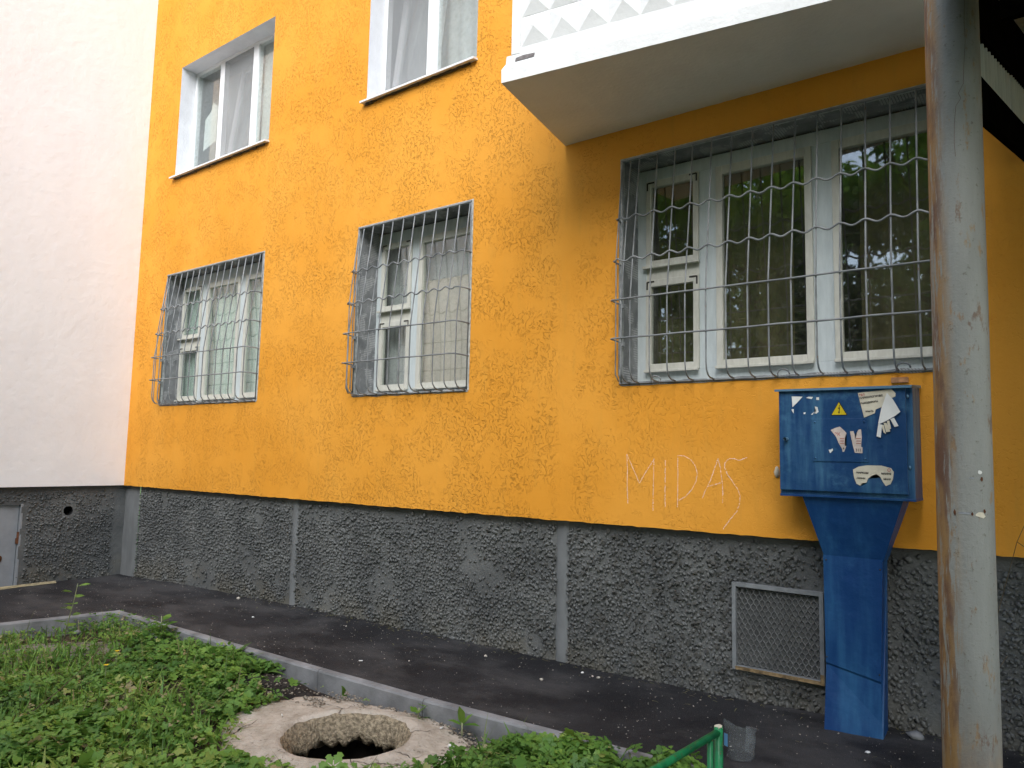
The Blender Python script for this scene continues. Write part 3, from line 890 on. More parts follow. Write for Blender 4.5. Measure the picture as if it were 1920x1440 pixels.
def old_window(key, d, mull, cols, vent, glassz, label):
    x0, x1, z0, z1 = OPEN[key]
    mb = MB()
    fz0, fz1 = z0 + .005, z1 - .012
    mb.ring(x0 - .02, x1 + .02, fz0, fz1, (cols[0][0] - x0 + .02, x1 + .02 - cols[-1][1], glassz[0] - fz0, fz1 - glassz[1]), d, d + .07, .003)
    for a, b in mull:
        mb.box(a, b, d + .0015, d + .068, glassz[0], glassz[1], .003)
    win = mb.build('window', 'joinery', bld)
    win['label'] = label
    reveal_mesh(x0, x1, z0, z1, d).build('reveal', 'reveal', win)
    for k, (a, b) in enumerate(cols):
        if k == 0:
            vz0_, vz1_ = vent
            sash(a, b, vz1_, glassz[1], d - .002, win)
            drip(a - .015, b + .01, vz1_ - .01, d, win)
            mb = MB(); mb.box(a, b, d + .003, d + .06, vz0_, vz1_, .003); mb.build('transom', 'sash', win)
            sash(a, b, glassz[0], vz0_, d - .002, win)
            drip(a, b, glassz[0] - .012, d, win)
            hinge(a + .012, glassz[1] - .014, d, win, 1); hinge(b - .012, glassz[1] - .014, d, win, -1)
            hinge(a + .012, vz0_ - .014, d, win, 1); hinge(b - .012, vz0_ - .014, d, win, -1)
        else:
            sash(a, b, glassz[0], glassz[1], d - .002, win, (.045, .045, .05, .06))
            drip(a, b, glassz[0] - .012, d, win)
    room(x0, x1, z0, z1, d + .075, win)
    # corner bead round the opening
    mb = MB()
    mb.box(x0 - .010, x0 + .008, -.004, .020, z0, z1 + .006); mb.box(x1 - .004, x1 + .010, -.004, .02, z0, z1 + .006)
    mb.box(x0 + .008, x1 - .004, -.0035, .024, z1 - .012, z1 + .005)
    mb.build('corner_bead', 'bead', win)
    # ragged mortar bed at the foot of the opening
    n = int((x1 - x0) / .04); mb = MB()
    for i in range(n):
        a, b = lerp(x0, x1, i / n), lerp(x0, x1, (i + 1) / n)
        za, zb = z0 + .012 + .012 * nz(a, 2, 3, 9), z0 + .012 + .012 * nz(b, 2, 3, 9)
        lo_a, lo_b = z0 - .012 + .008 * nz(a, 7, 3, 8), z0 - .012 + .008 * nz(b, 7, 3, 8)
        mb.quad((a, -.004, lo_a), (b, -.004, lo_b), (b, -.003, zb), (a, -.003, za))
        mb.quad((a, -.003, za), (b, -.003, zb), (b, d - .001, zb + .02), (a, d - .001, za + .02))
        mb.quad((a, .002, lo_a), (b, .002, lo_b), (b, -.004, lo_b), (a, -.004, lo_a))
    mb.build('sill_mortar', 'reveal', win)
    return win
w1 = old_window('low_left', .20, [(1.172, 1.283), (1.950, 2.055)], [(.752, 1.172), (1.283, 1.950), (2.055, 2.60)], (2.80, 2.90), (2.16, 3.53), 'window with three sashes and pale green curtains, nearest the white wing')
curtain(.70, 2.70, 2.10, 3.62, .30, 'curtain_green', w1, .018, 5.5, 1)
w2 = old_window('low_mid', .25, [(4.575, 4.672)], [(4.185, 4.575), (4.672, 5.43)], (2.80, 2.90), (2.16, 3.545), 'window with two sashes and a beige curtain, between the other barred windows')
curtain(4.66, 5.6, 2.1, 3.16, .352, 'curtain_beige', w2, .012, 4.0, 2)
curtain(4.1, 5.6, 2.1, 3.64, .41, 'curtain_grey', w2, .015, 5.0, 4)
w3 = old_window('low_big', .25, [(7.338, 7.462), (8.090, 8.210)], [(6.940, 7.338), (7.462, 8.090), (8.210, 8.90)], (2.85, 2.94), (2.195, 3.580), 'wide window with dark panes reflecting trees, under the balcony')
curtain(6.8, 7.9, 2.1, 3.66, .52, 'curtain_brown', w3, .03, 4.0, 6)
curtain(8.3, 9.1, 2.1, 3.66, .55, 'curtain_brown', w3, .03, 4.0, 8)

def new_window(key, d, mull, label, kinds):
    x0, x1, z0, z1 = OPEN[key]
    mb = MB(); fw = .045
    mb.ring(x0 - .01, x1 + .01, z0 - .01, z1 + .01, (fw, fw, fw + .02, fw), d, d + .07, .004)
    for a, b in mull: mb.box(a, b, d + .0015, d + .068, z0 + fw + .01, z1 - fw + .01, .004)
    win = mb.build('window', 'pvc', bld); win['label'] = label
    reveal_mesh(x0, x1, z0, z1, d).build('reveal', 'pvc_reveal', win)
    xs = [x0 - .01 + fw] + [q for m in mull for q in m] + [x1 + .01 - fw]
    for k in range(0, len(xs), 2):
        a, b = xs[k], xs[k + 1]
        kind = kinds[k // 2]
        if kind == 'screen':
            pane(a - .003, b + .003, z0 + fw, z1 - fw + .02, d + .004, win, 'screen', 'fly_screen')
            # the sash behind it stands tilted inwards
            bm = MB(); bm.ring(a - .01, b + .01, 0, z1 - z0 - 2 * fw + .03, .06, 0, .055, .004)
            o = bm.build('tilted_sash', 'pvc', win)
            o.data.transform(Matrix.Translation((0, d + .075, z0 + fw)) @ Matrix.Rotation(R(-7), 4, 'X'))
            bm = MB(); bm.box(a + .045, b - .045, .02, .026, .05, z1 - z0 - 2 * fw - .03)
            o = bm.build('pane', 'glass', win); o.data.transform(Matrix.Translation((0, d + .075, z0 + fw)) @ Matrix.Rotation(R(-7), 4, 'X'))
        else:
            pane(a - .003, b + .003, z0 + fw, z1 - fw + .02, d + .02, win)
        if kind == 'blind':
            m = MB(); zz = z0 + .03
            while zz < z1 - .02:
                m.box(a - .02, b + .03, d + .10, d + .104, zz, zz + .021); zz += .0235
            m.build('roller_blind', 'blind', win)
        if kind == 'paper':
            m = MB(); m.add([(a + .14, d + .05, z0 + .36), (b - .10, d + .05, z0 + .43), (b - .10, d + .05, z0 + .86), (b - .20, d + .05, z0 + .95), (b - .24, d + .05, z0 + .84), (a + .15, d + .05, z0 + .76)], [(0, 1, 2, 3, 4, 5)])
            m.build('taped_paper', 'paper_white', win)
    m = MB()   # drip sill
    L, Rr = x0 - .035, x1 + .012
    m.add([(L, -.058, z0 - .022), (Rr, -.058, z0 - .022), (Rr, d + .01, z0 + .012), (L, d + .01, z0 + .012),
           (L, -.058, z0 - .040), (Rr, -.058, z0 - .040), (Rr, d + .01, z0 - .004), (L, d + .01, z0 - .004)],
          [(0, 1, 2, 3), (4, 7, 6, 5), (0, 4, 5, 1), (1, 5, 6, 2), (2, 6, 7, 3), (3, 7, 4, 0)])
    m.build('sill', 'tin', win)
    m = MB()
    for i in range(26):
        a = lerp(x0, x1 - .06, i / 26)
        hh = .012 + .012 * random.random()
        m.box(a, a + (x1 - x0) / 26 - .006, -.012 - .01 * random.random(), -.001, z0 - .044 - hh + .012, z0 - .03)
    m.build('foam_bead', 'foam', win)
    room(x0, x1, z0, z1, d + .085, win, 'room_light')
    return win
u1 = new_window('up_left', .19, [(1.272, 1.362), (1.950, 2.050)], 'white plastic window in three lights with a blind, on the upper storey by the white wing', ('paper', 'screen', 'blind'))
curtain(.72, 2.0, 4.88, 6.25, .44, 'curtain_grey', u1, .02, 5, 3)
u2 = new_window('up_mid', .19, [(4.730, 4.852)], 'white plastic window cut by the top of the picture, left of the balcony', ('screen', 'plain'))
curtain(4.2, 5.5, 4.88, 6.25, .46, 'curtain_grey', u2, .02, 5, 7)
u3 = new_window('up_right', .19, [(8.0, 8.1)], 'white balcony window above the slab', ('plain', 'plain'))

# ------------------------------------------------------------------ window grilles
BY = -0.14
def gy(z, zt): return lerp(-0.006, BY, min(max((zt - z) / (zt - 2.66), 0), 1))
def bar_obj(pts, r, parent, n=6):
    mb = MB(); mb.tube(pts, r, n); return mb.build('bar', 'bar', parent, True)
def make_grille(key, xs, label, right=True, curls=()):
    x0, x1, z0, z1 = OPEN[key]
    zt = z1 - .008; zb = z0 + .004
    mb = MB()
    mb.box(x0 + .002, x1 - .002, -.016, -.006, zt - .010, zt + .002)
    g = mb.build('window_grille', 'bar', bld); g['label'] = label
    r = 0.0054
    for x in xs:
        j = random.uniform(-.006, .006)
        pts = [(x, -.006, zt + .002), (x + j * .3, gy(3.2, zt), 3.2), (x + j * .6, gy(2.93, zt), 2.93), (x + j, BY + .004, 2.68), (x + j, BY, 2.60),
               (x + j, BY, 2.38), (x + j, BY, z0 + .10), (x + j, BY + .008, z0 + .055), (x + j, BY + .030, z0 + .025), (x + j, BY + .062, z0 + .010), (x + j, -.012, zb)]
        bar_obj(pts, r, g)
    # the side cheek towards the white wing
    for yy, top in ((BY * .62, 2.95), (BY * .28, 3.3)):
        bar_obj([(x0 + .006, -.004, zt), (x0 + .006, yy, top), (x0 + .006, yy, z0 + .06), (x0 + .02, yy + .02, z0 + .012)], r * .9, g)
    xl, xr = x0 - .006, x1 + .004
    for zc, wav in ((3.232, 1), (2.925, 1), (2.645, 0), (2.380, 0)):
        yy = gy(zc, zt) - .008
        pts = [(x0 + .02, .02, zc - .004), (xl, .004, zc - .004), (xl, yy * .6, zc), (xl + .004, yy * .93, zc), (xl + .02, yy, zc)]
        m = int((xr - xl - .1) / .0125)
        for i in range(1, m):
            x = lerp(xl + .02, xr - .08, i / m)
            pts.append((x, yy + .002 * nz(x, zc, 0, 6), zc + (0.0125 * math.sin((x - xs[0]) / .131 * 2 * math.pi + 1.2 + zc) if wav else .003 * nz(x, zc, 5, 4))))
        pts += [(xr - .08, yy, zc), (xr - .045, yy * .93, zc), (xr - .015, yy * .55, zc - .004), (xr - .003, .0, zc - .008), (xr - .006, .015, zc - .008)]
        bar_obj(pts, 
                .0064 if wav else .0060, g)
    # bottom tie bar and the outer uprights beside the reveal
    bar_obj([(xl, -.010, z0 + .002), (x1 - .02, -.010, z0 - .002)], r, g)
    bar_obj([(x0 + .012, -.008, zt), (x0 + .010, -.012, z0 + .01)], r * 1.15, g)
    if right: bar_obj([(x1 - .008, -.008, zt), (x1 - .01, -.010, z0 + .01)], r, g)
    for cx in curls:
        bar_obj([(cx + .035 * math.cos(t_), -.03 - .01 * math.sin(t_), z0 + .012 + .03 * math.sin(t_)) for t_ in np.linspace(0, math.pi * 1.25, 9)], r * .9, g)
    for zc in (2.64, 2.375):
        m = MB(); m.box(x0 + .004, x0 + .034, -.03, -.004, zc - .03, zc - .006, .002); m.build('weld_lug', 'bar', g)
    return g
make_grille('low_left', [.80 + .1285 * i for i in range(15)], 'bulging bar grille with many uprights on the window nearest the white wing')
make_grille('low_mid', [4.20, 4.323, 4.458, 4.579, 4.713, 4.846, 4.968, 5.102, 5.234, 5.361, 5.475], 'bulging bar grille on the middle ground-floor window')
make_grille('low_big', [6.946, 7.013, 7.15, 7.28, 7.405, 7.536, 7.67, 7.805, 7.935, 8.067, 8.196, 8.332, 8.461, 8.59, 8.721, 8.85, 8.95], 'wide bulging bar grille over the dark window under the balcony', True, (7.15, 7.98, 8.62))

# ------------------------------------------------------------------ balcony
BZ = 3.905
A = Vector((6.39, 0.0, BZ)); B = Vector((6.567, -1.018, BZ)); Dv = (Vector((8.41, -0.74, BZ)) - B).normalized()
nrm_out = Vector((Dv.y, -Dv.x, 0))                 # away from the facade
Lb = 3.0
Bend = B + Dv * Lb
def balc():
    mb = MB()
    n = 60
    # profile of the edge beam: (inwards, up)
    prof = [(0.0, 0.0), (-0.004, 0.082), (0.0, 0.088), (0.055, 0.150), (0.062, 0.205), (0.30, 0.205)]
    vs = []
    for i in range(n + 1):
        q = B + Dv * (Lb * i / n)
        for k, (inn, up) in enumerate(prof):
            w = 0.0030 * nz(i * .9 + k * 5, k, 1, 1.3) if k in (0, 1, 2, 3) else 0
            vs.append(q - nrm_out * (inn + w) + Vector((0, 0, up + w * .8)))
    k = len(prof)
    fs = [(i * k + j, (i + 1) * k + j, (i + 1) * k + j + 1, i * k + j + 1) for i in range(n) for j in range(k - 1)]
    mb.add(vs, fs)
    # end towards the white wing
    e0 = [vs[j] for j in range(k)]
    mb.add(e0 + [tuple(A + Vector((0, 0, .205))), tuple(A)], [tuple(range(k + 2))])
    # underside
    m = 24
    us_ = []
    for i in range(n + 1):
        q = Vector(vs[i * k]); w = Vector((lerp(A.x, Bend.x + .1, i / n), 0.0, BZ + .004 * nz(i, 3, 3, .7)))
        us_.append((q, w))
    vs2 = [tuple(a.lerp(b, j / 4)) for a, b in us_ for j in range(5)]
    mb.add(vs2, [(i * 5 + j, i * 5 + j + 1, (i + 1) * 5 + j + 1, (i + 1) * 5 + j) for i in range(n) for j in range(4)])
    # upper surface
    mb.quad(tuple(B + Vector((.0, .1, .20))), tuple(Bend + Vector((0, .1, .20))), (Bend.x, 0, BZ + .20), (A.x, 0, BZ + .20))
    return mb.build('balcony', 'balcony', bld)
balcony = balc()
# parapet: frame slab and a field of pyramids cast on it
def bp(s, inn, up): return B + Dv * s - nrm_out * inn + Vector((0, 0, up))
mb = MB()
def obox(s0, s1, i0, i1, u0, u1, m):
    c = [bp(s, i, u) for u in (u0, u1) for (s, i) in ((s0, i0), (s1, i0), (s1, i1), (s0, i1))]
    m.add(c, [(0, 3, 2, 1), (4, 5, 6, 7), (0, 1, 5, 4), (1, 2, 6, 5), (2, 3, 7, 6), (3, 0, 4, 7)])
obox(.045, Lb, .075, .135, .207, 1.25, mb)
par = mb.build('parapet_panel', 'balcony', balcony)
mb = MB(); obox(.035, .095, .060, .0755, .209, 1.2, mb); obox(.0955, Lb, .066, .0755, .209, .245, mb); mb.build('parapet_rim', 'balcony', balcony)
# end return of the parapet to the facade
mb = MB(); mb.add([bp(.045, .135, .207), (A.x + .05, 0, BZ + .207), (A.x + .05, 0, BZ + 1.2), bp(.045, .135, 1.2), bp(.10, .135, .207), (A.x + .10, 0, BZ + .207), (A.x + .10, 0, BZ + 1.2), bp(.10, .135, 1.2)],
                  [(0, 1, 2, 3), (4, 7, 6, 5), (3, 2, 6, 7)]); mb.build('parapet_end', 'balcony', balcony)
ps = 0.196
pv = []
for row in range(4):
    for cc in range(14):
        s0 = .10 + cc * ps; u0 = .252 + row * ps
        a, b, c, d = bp(s0, .0735, u0), bp(s0 + ps - .004, .0735, u0), bp(s0 + ps - .004, .0735, u0 + ps - .004), bp(s0, .0735, u0 + ps - .004)
        ap = bp(s0 + ps / 2 + random.uniform(-.004, .004), .036, u0 + ps / 2)
        m = MB(); m.add([a, b, c, d, ap], [(0, 1, 4), (1, 2, 4), (2, 3, 4), (3, 0, 4)]); m.build('pyramid', 'balcony', balcony)
# patch where the white paint has come off
m = MB(); m.add([bp(.065, .0515, .152), bp(.20, .0515, .154), bp(.205, .0555, .180), bp(.12, .0575, .186), bp(.07, .0565, .178)], [(0, 1, 2, 3, 4)])
m.build('bare_patch', plain('bare_grey_mortar', (0.17, 0.155, 0.15), 0.95, 0.25, 40, 60, .004), balcony)
m = MB(); m.add([bp(-.003, .06, .150), bp(.03, .0585, .150), bp(.03, .0610, .195), bp(-.003, .063, .20), bp(-.003, .12, .150), bp(-.003, .12, .2)], [(0, 1, 2, 3), (4, 0, 3, 5)])
m.build('bare_patch', MAT['joint'], balcony)

# ------------------------------------------------------------------ white wing
wing = thing('building_wing', 'white rendered wing of the house with grey plinth, meeting the yellow wall at a corner', 'building')
mb = MB()
mb.quad((0, -9, YB), (0, 0, YB), (0, 0, 13), (0, -9, 13))
mb.quad((-.09, -9, YB), (-.09, 0.1, YB), (0, 0, YB), (0, -9, YB))
mb.quad((0, -9, YB), (0, -9, 13), (-6, -9, 13), (-6, -9, YB))
mb.quad((0, 0, 13), (-6, 0, 13), (-6, -9, 13), (0, -9, 13))
mb.build('wall', 'white', wing)
WX = -0.06
HY0, HY1, HZ0, HZ1 = -2.0, -1.055, .0, .938
HOLE = (-.593, .842, .052)
def wplinth():
    ys_ = list(np.arange(-4.0, 0.10, 0.04)); zs_ = list(np.arange(-.15, YB + .07, .04))
    mb = MB(); idx = {}
    def vid(y_, z_):
        k = (round(y_, 3), round(z_, 3))
        if k not in idx:
            idx[k] = len(mb.v); mb.v.append((WX - .008 * nz(y_, z_, 3, 7) - .005 * nz(y_, z_, 8, 18), y_, z_))
        return idx[k]
    for i in range(len(ys_) - 1):
        for j in range(len(zs_) - 1):
            cy, cz = (ys_[i] + ys_[i + 1]) / 2, (zs_[j] + zs_[j + 1]) / 2
            if HY0 < cy < HY1 - .005 and cz < HZ1: continue
            if abs(cy - HOLE[0]) < .062 and abs(cz - HOLE[1]) < .062: continue
            mb.f.append((vid(ys_[i], zs_[j]), vid(ys_[i + 1], zs_[j]), vid(ys_[i + 1], zs_[j + 1]), vid(ys_[i], zs_[j + 1])))
    return mb.build('plinth_panel', 'plinth', wing, True)
wp = wplinth()
mb = MB(); mb.quad((WX, -9, -.15), (WX, -4, -.15), (WX, -4, YB + .04), (WX, -9, YB + .04)); mb.build('plinth_panel', 'plinth', wing)
# round pipe hole
mb = MB(); n = 20
o_, i_ = [], []
for k in range(n):
    a = 2 * math.pi * k / n
    sq = 1 / max(abs(math.cos(a)), abs(math.sin(a)))
    o_.append((WX + .004, HOLE[0] + .085 * sq * math.cos(a), HOLE[1] + .085 * sq * math.sin(a)))
    i_.append((WX + .005, HOLE[0] + HOLE[2] * math.cos(a), HOLE[1] + HOLE[2] * math.sin(a) * 1.05))
mb.add(o_ + i_, [(k, (k + 1) % n, n + (k + 1) % n, n + k) for k in range(n)])
back = [(WX - .25, p_[1], p_[2]) for p_ in i_]
ho = mb.build('pipe_hole', 'plinth', wing)
mb = MB(); mb.add(i_ + back, [(k, (k + 1) % n, n + (k + 1) % n, n + k) for k in range(n)] + [tuple(range(n, 2 * n))]); mb.build('pipe_bore', 'black', ho)
# stones on the wing
def wskip(y_, z_): return (HY0 - .02 < y_ < HY1 + .035 and z_ < HZ1 + .02) or math.hypot(y_ - HOLE[0], z_ - HOLE[1]) < .075
emit_stones(pebble_dash(-3.2, -.07, .0, YB - .02, .0285, wskip, lambda y_, z_: (WX + random.uniform(.000, .010), y_, z_), 'x'), wp)
# cellar hatch
mb = MB(); mb.box(WX - .05, WX - .035, HY0 + .03, HY1 - .035, HZ0, HZ1 - .012, .003)
hatch = mb.build('cellar_hatch', 'hatch', wing); hatch['label'] = 'grey steel cellar hatch with rust by its lock'
mb = MB(); mb.box(WX - .06, WX + .002, HY1 - .03, HY1 - .006, HZ0, HZ1, .003); mb.box(WX - .06, WX - .02, HY0, HY1 - .031, HZ1 - .011, HZ1 + .012)
mb.box(WX - .06, WX + .002, HY0, HY0 + .025, HZ0, HZ1, .003); mb.build('hatch_frame', 'hatch', hatch)
mb = MB(); mb.tube([(WX - .01, HY1 - .033, .50), (WX - .01, HY1 - .033, .63)], .014, 8); mb.box(WX - .034, WX - .004, HY1 - .05, HY1 - .005, .50, .56, .003); mb.build('hinge', 'rust', hatch)
blob(WX - .034, -1.27, .345, .008, .065, .05, 'rust_spot', 'rust', hatch, 5, 2, .5)
mb = MB(); mb.box(WX - .036, WX - .02, -1.33, -1.285, .33, .36, .003); mb.build('lock_tab', 'rust', hatch)
mb = MB(); mb.box(WX - .10, WX - .061, HY0 - .05, HY1 + .05, -.1, HZ1 + .05); mb.build('hatch_recess', 'black', hatch)
m = MB(); m.add([(.01, -3.0, .050), (.04, -3.0, .03), (.04, -.70, .048), (.01, -.70, .062), (.012, -3.0, .02), (.052, -3.0, .02), (.05, -.7, .02), (.01, -.7, .02)],
                [(0, 1, 2, 3), (4, 7, 6, 5), (0, 4, 5, 1), (1, 5, 6, 2), (2, 6, 7, 3), (3, 7, 4, 0)])
tag(m.build('foot_board', 'plank'), 'weathered yellowish board lying along the foot of the white wing', 'board')

# ------------------------------------------------------------------ electric cabinet
cab = thing('electric_cabinet', 'blue steel electric cabinet on a tapering cable duct, warning triangle on its door', 'electric cabinet')
CX0, CX1, CZ0, CZ1, CF, CB = 8.016, 8.690, 1.400, 1.985, -.238, -.012
mb = MB(); mb.box(CX0, CX1, CF, CB, CZ0, CZ1, .004); mb.build('body', 'blue', cab)
mb = MB(); mb.box(CX0 + .002, CX1 - .030, CF - .016, CF - .001, CZ0 + .022, CZ1 - .012, .003)
door = mb.build('door', 'blue', cab)
mb = MB(); mb.box(CX0 - .002, CX1 + .002, CF - .004, CB, CZ0 - .012, CZ0 + .001, .002); mb.build('bottom_lip', MAT['blue2'], cab)
mb = MB()
mb.add([(CX0 - .016, CF - .034, CZ1 - .002), (CX1 + .008, CF - .034, CZ1 - .004), (CX1 + .008, CB, CZ1 + .016), (CX0 - .016, CB, CZ1 + .014),
        (CX0 - .016, CF - .034, CZ1 - .014), (CX1 - .004, CF - .034, CZ1 - .018), (CX1 + .008, CB, CZ1 + .001), (CX0 - .016, CB, CZ1 + .001)],
       [(0, 1, 2, 3), (4, 7, 6, 5), (0, 4, 5, 1), (1, 5, 6, 2), (2, 6, 7, 3), (3, 7, 4, 0)])
mb.build('hood', 'blue_top', cab)
DF = CF - .016
mb = MB(); mb.box(8.196, 8.477, DF - .0045, DF - .0002, 1.583, 1.814, .0015); plate = mb.build('door_plate', 'blue', door)
for px, pz in ((8.212, 1.797), (8.462, 1.797), (8.212, 1.600), (8.464, 1.600)):
    blob(px, DF - .006, pz, .006, .004, .006, 'rivet', 'blue', door, 1, 1, 0)
for pz in (1.925, 1.560): blob(CX1 - .022, CF - .004, pz, .007, .006, .012, 'hinge', 'blue_top', cab, 1, 1, 0)
mb = MB(); mb.tube([(8.060, DF, 1.703), (8.056, DF - .028, 1.703)], [.0105, .0105], 12, False); mb.tube([(8.056, DF - .028, 1.703), (8.060, DF - .004, 1.703)], [.0072, .0072], 12, False)
mb.build('lock_tube', 'blue_top', door)
mb = MB(); mb.tube([(8.056, DF - .020, 1.703), (8.0561, DF - .019, 1.703)], .0072, 12); mb.build('lock_bore', 'black', door)
# duct under it
mb = MB(); FY = -.14
front = [(8.128, 1.395, -.225), (8.632, 1.395, -.225), (8.513, 1.060, FY), (8.219, 1.060, FY)]
vsf = [(x, yy, z) for x, z, yy in front] + [(x, CB, z) for x, z, yy in front]
mb.add(vsf, [(0, 3, 2, 1), (1, 2, 6, 5), (3, 0, 4, 7), (2, 3, 7, 6)])
mb.build('duct_funnel', 'blue2', cab)
mb = MB()
dl, dr, zb_ = 8.212, 8.488, .06
cl, cr = .500, .445     # crease heights left / right
P = [(dl, FY - .003, 1.072), (dr + .022, FY - .003, 1.072), (dr, FY - .003, cr), (dl + .004, FY - .003, cl),
     (dl + .004, FY + .006, cl - .012), (dr - .002, FY + .006, cr - .014), (dr, FY - .010, .235), (dl, FY - .060, .10), (dr + .004, FY - .034, zb_), (dl - .004, FY - .050, zb_)]
mb.add(P, [(0, 3, 2, 1), (3, 4, 5, 2), (4, 6, 5), (4, 7, 6), (7, 9, 8, 6)])
bk = [(dl, CB, 1.072), (dr + .022, CB, 1.072), (dr, CB, zb_), (dl, CB, zb_)]
mb.add([P[0], P[3], P[4], P[7], P[9], bk[3], bk[0]], [(0, 6, 5, 4, 3, 2, 1)])
mb.add([P[1], P[2], P[5], P[6], P[8], bk[2], bk[1]], [(0, 1, 2, 3, 4, 5, 6)])
mb.build('duct', 'blue2', cab)
for px, pz in ((8.228, 1.046), (8.498, 1.020), (8.482, .48), (8.222, .528)): blob(px, FY - .005, pz, .005, .004, .005, 'screw', 'iron', cab, 2, 1, 0)
# warning triangle
m = MB(); m.add([(8.3385, DF - .0012, 1.909), (8.296, DF - .0012, 1.832), (8.381, DF - .0012, 1.832), (8.3385, DF - .0002, 1.909), (8.296, DF - .0002, 1.832), (8.381, DF - .0002, 1.832)], [(0, 1, 2), (0, 3, 4, 1), (1, 4, 5, 2), (2, 5, 3, 0)])
sg = m.build('warning_sign', 'ink', door)
m = MB(); m.add([(8.3375, DF - .0020, 1.902), (8.3005, DF - .0020, 1.8355), (8.3745, DF - .0020, 1.8355)], [(0, 1, 2)]); m.build('warning_field', 'sign_yellow', sg)
m = MB()
bolt = [(8.3415, 1.889), (8.3325, 1.866), (8.339, 1.868), (8.3355, 1.850), (8.3315, 1.852), (8.3385, 1.8385), (8.3425, 1.853), (8.3395, 1.852), (8.3445, 1.876), (8.3375, 1.873), (8.3455, 1.889)]
m.add([(x, DF - .0026, z) for x, z in bolt], [tuple(range(len(bolt)))]); m.build('flash_symbol', 'ink', sg)
# torn paper
def sheet(pts, name, mat, off, parent, label=None, curl=0.0):
    m = MB()
    bm = bmesh.new()
    vv = [bm.verts.new((x, DF - off, z)) for x, z in pts]
    bm.faces.new(vv)
    bmesh.ops.triangulate(bm, faces=bm.faces[:])
    if curl:
        bmesh.ops.subdivide_edges(bm, edges=bm.edges[:], cuts=2, use_grid_fill=False)
        bmesh.ops.triangulate(bm, faces=bm.faces[:])
        for w in bm.verts: w.co.y -= curl * (0.5 + 0.5 * mnoise.noise(w.co * 28))
    m.bm(bm)
    o = m.build(name, mat, parent, bool(curl))
    if label: o['label'] = label
    return o
n1 = sheet([(8.434, 1.95), (8.517, 1.957), (8.597, 1.964), (8.615, 1.943), (8.614, 1.926), (8.575, 1.907), (8.547, 1.872), (8.519, 1.86), (8.514, 1.84), (8.462, 1.818), (8.447, 1.885)], 'paper_notice', 'paper', .0030, door, 'torn beige notice at the top right of the door')
fl = sheet([(8.576, 1.945), (8.603, 1.911), (8.636, 1.845), (8.614, 1.826), (8.575, 1.801), (8.535, 1.782), (8.531, 1.787), (8.547, 1.862)], 'paper_flap', 'paper_white', .010, door, 'white torn flap hanging from the notice', .006)
for k, st in enumerate(([(8.531, 1.784), (8.549, 1.779), (8.541, 1.712), (8.521, 1.719)], [(8.544, 1.779), (8.556, 1.778), (8.566, 1.731), (8.555, 1.739)], [(8.556, 1.790), (8.570, 1.788), (8.587, 1.744), (8.567, 1.740)],
           [(8.572, 1.798), (8.584, 1.801), (8.591, 1.759), (8.579, 1.751)], [(8.588, 1.808), (8.606, 1.815), (8.626, 1.772), (8.607, 1.767)])):
    sheet(st, 'paper_strip', 'paper_white' if k in (0, 4) else 'paper', .008, door, None, .006)
n2 = sheet([(8.401, 1.543), (8.428, 1.559), (8.47, 1.567), (8.539, 1.567), (8.584, 1.555), (8.596, 1.536), (8.591, 1.499), (8.58, 1.474), (8.557, 1.462), (8.544, 1.482), (8.533, 1.507), (8.515, 1.523), (8.494, 1.515), (8.475, 1.5), (8.465, 1.477), (8.442, 1.473), (8.435, 1.459), (8.416, 1.47), (8.405, 1.502)], 'paper_notice', 'paper', .0030, door, 'torn beige notice at the bottom right of the door')
s1 = sheet([(8.294, 1.753), (8.317, 1.764), (8.341, 1.771), (8.365, 1.747), (8.374, 1.735), (8.366, 1.715), (8.363, 1.67), (8.371, 1.667), (8.36, 1.637), (8.352, 1.636), (8.351, 1.649), (8.332, 1.685), (8.321, 1.716)], 'paper_scrap', 'paper_pink', .0060, door)
s2 = sheet([(8.391, 1.745), (8.408, 1.747), (8.415, 1.727), (8.416, 1.70), (8.425, 1.737), (8.435, 1.755), (8.446, 1.755), (8.449, 1.716), (8.444, 1.665), (8.451, 1.66), (8.45, 1.63), (8.413, 1.632), (8.406, 1.66), (8.398, 1.701)], 'paper_scrap', 'paper_pink', .0060, door)
for q in ([(8.281, 1.646), (8.295, 1.649), (8.302, 1.654), (8.304, 1.644), (8.289, 1.628)], ):
    sheet(q, 'paper_scrap', 'paper_white', .0060, door)
for q in ([(8.09, 1.943), (8.149, 1.939), (8.117, 1.904), (8.093, 1.882)], [(8.167, 1.932), (8.18, 1.938), (8.205, 1.936), (8.197, 1.924)], [(8.222, 1.933), (8.236, 1.933), (8.236, 1.918), (8.222, 1.919)], [(8.088, 1.871), (8.1, 1.871), (8.099, 1.846), (8.09, 1.861)],
          [(8.153, 1.851), (8.164, 1.852), (8.161, 1.842), (8.153, 1.842)], [(8.213, 1.883), (8.227, 1.879), (8.232, 1.853), (8.221, 1.843), (8.209, 1.846), (8.22, 1.856)], [(8.191, 1.839), (8.209, 1.853), (8.201, 1.838)]):
    sheet(q, 'paper_scrap', 'paper_white', .0010, door)
def text(s, x, z, h, off, parent, mat='ink', rot=0.0, sx=1.0):
    cu = bpy.data.curves.new('print', 'FONT'); cu.body = s; cu.size = h * 1.1; cu.offset = .0005
    ob = bpy.data.objects.new('print', cu); C.objects.link(ob)
    dg = bpy.context.evaluated_depsgraph_get()
    me = bpy.data.meshes.new_from_object(ob.evaluated_get(dg))
    bpy.data.objects.remove(ob); bpy.data.curves.remove(cu)
    me.transform(Matrix.Translation((x, DF - off, z)) @ Matrix.Rotation(-rot, 4, 'Y') @ Matrix.Diagonal((sx, 1, 1, 1)) @ Matrix.Rotation(R(90), 4, 'X'))
    return link('print', me, mat, parent)
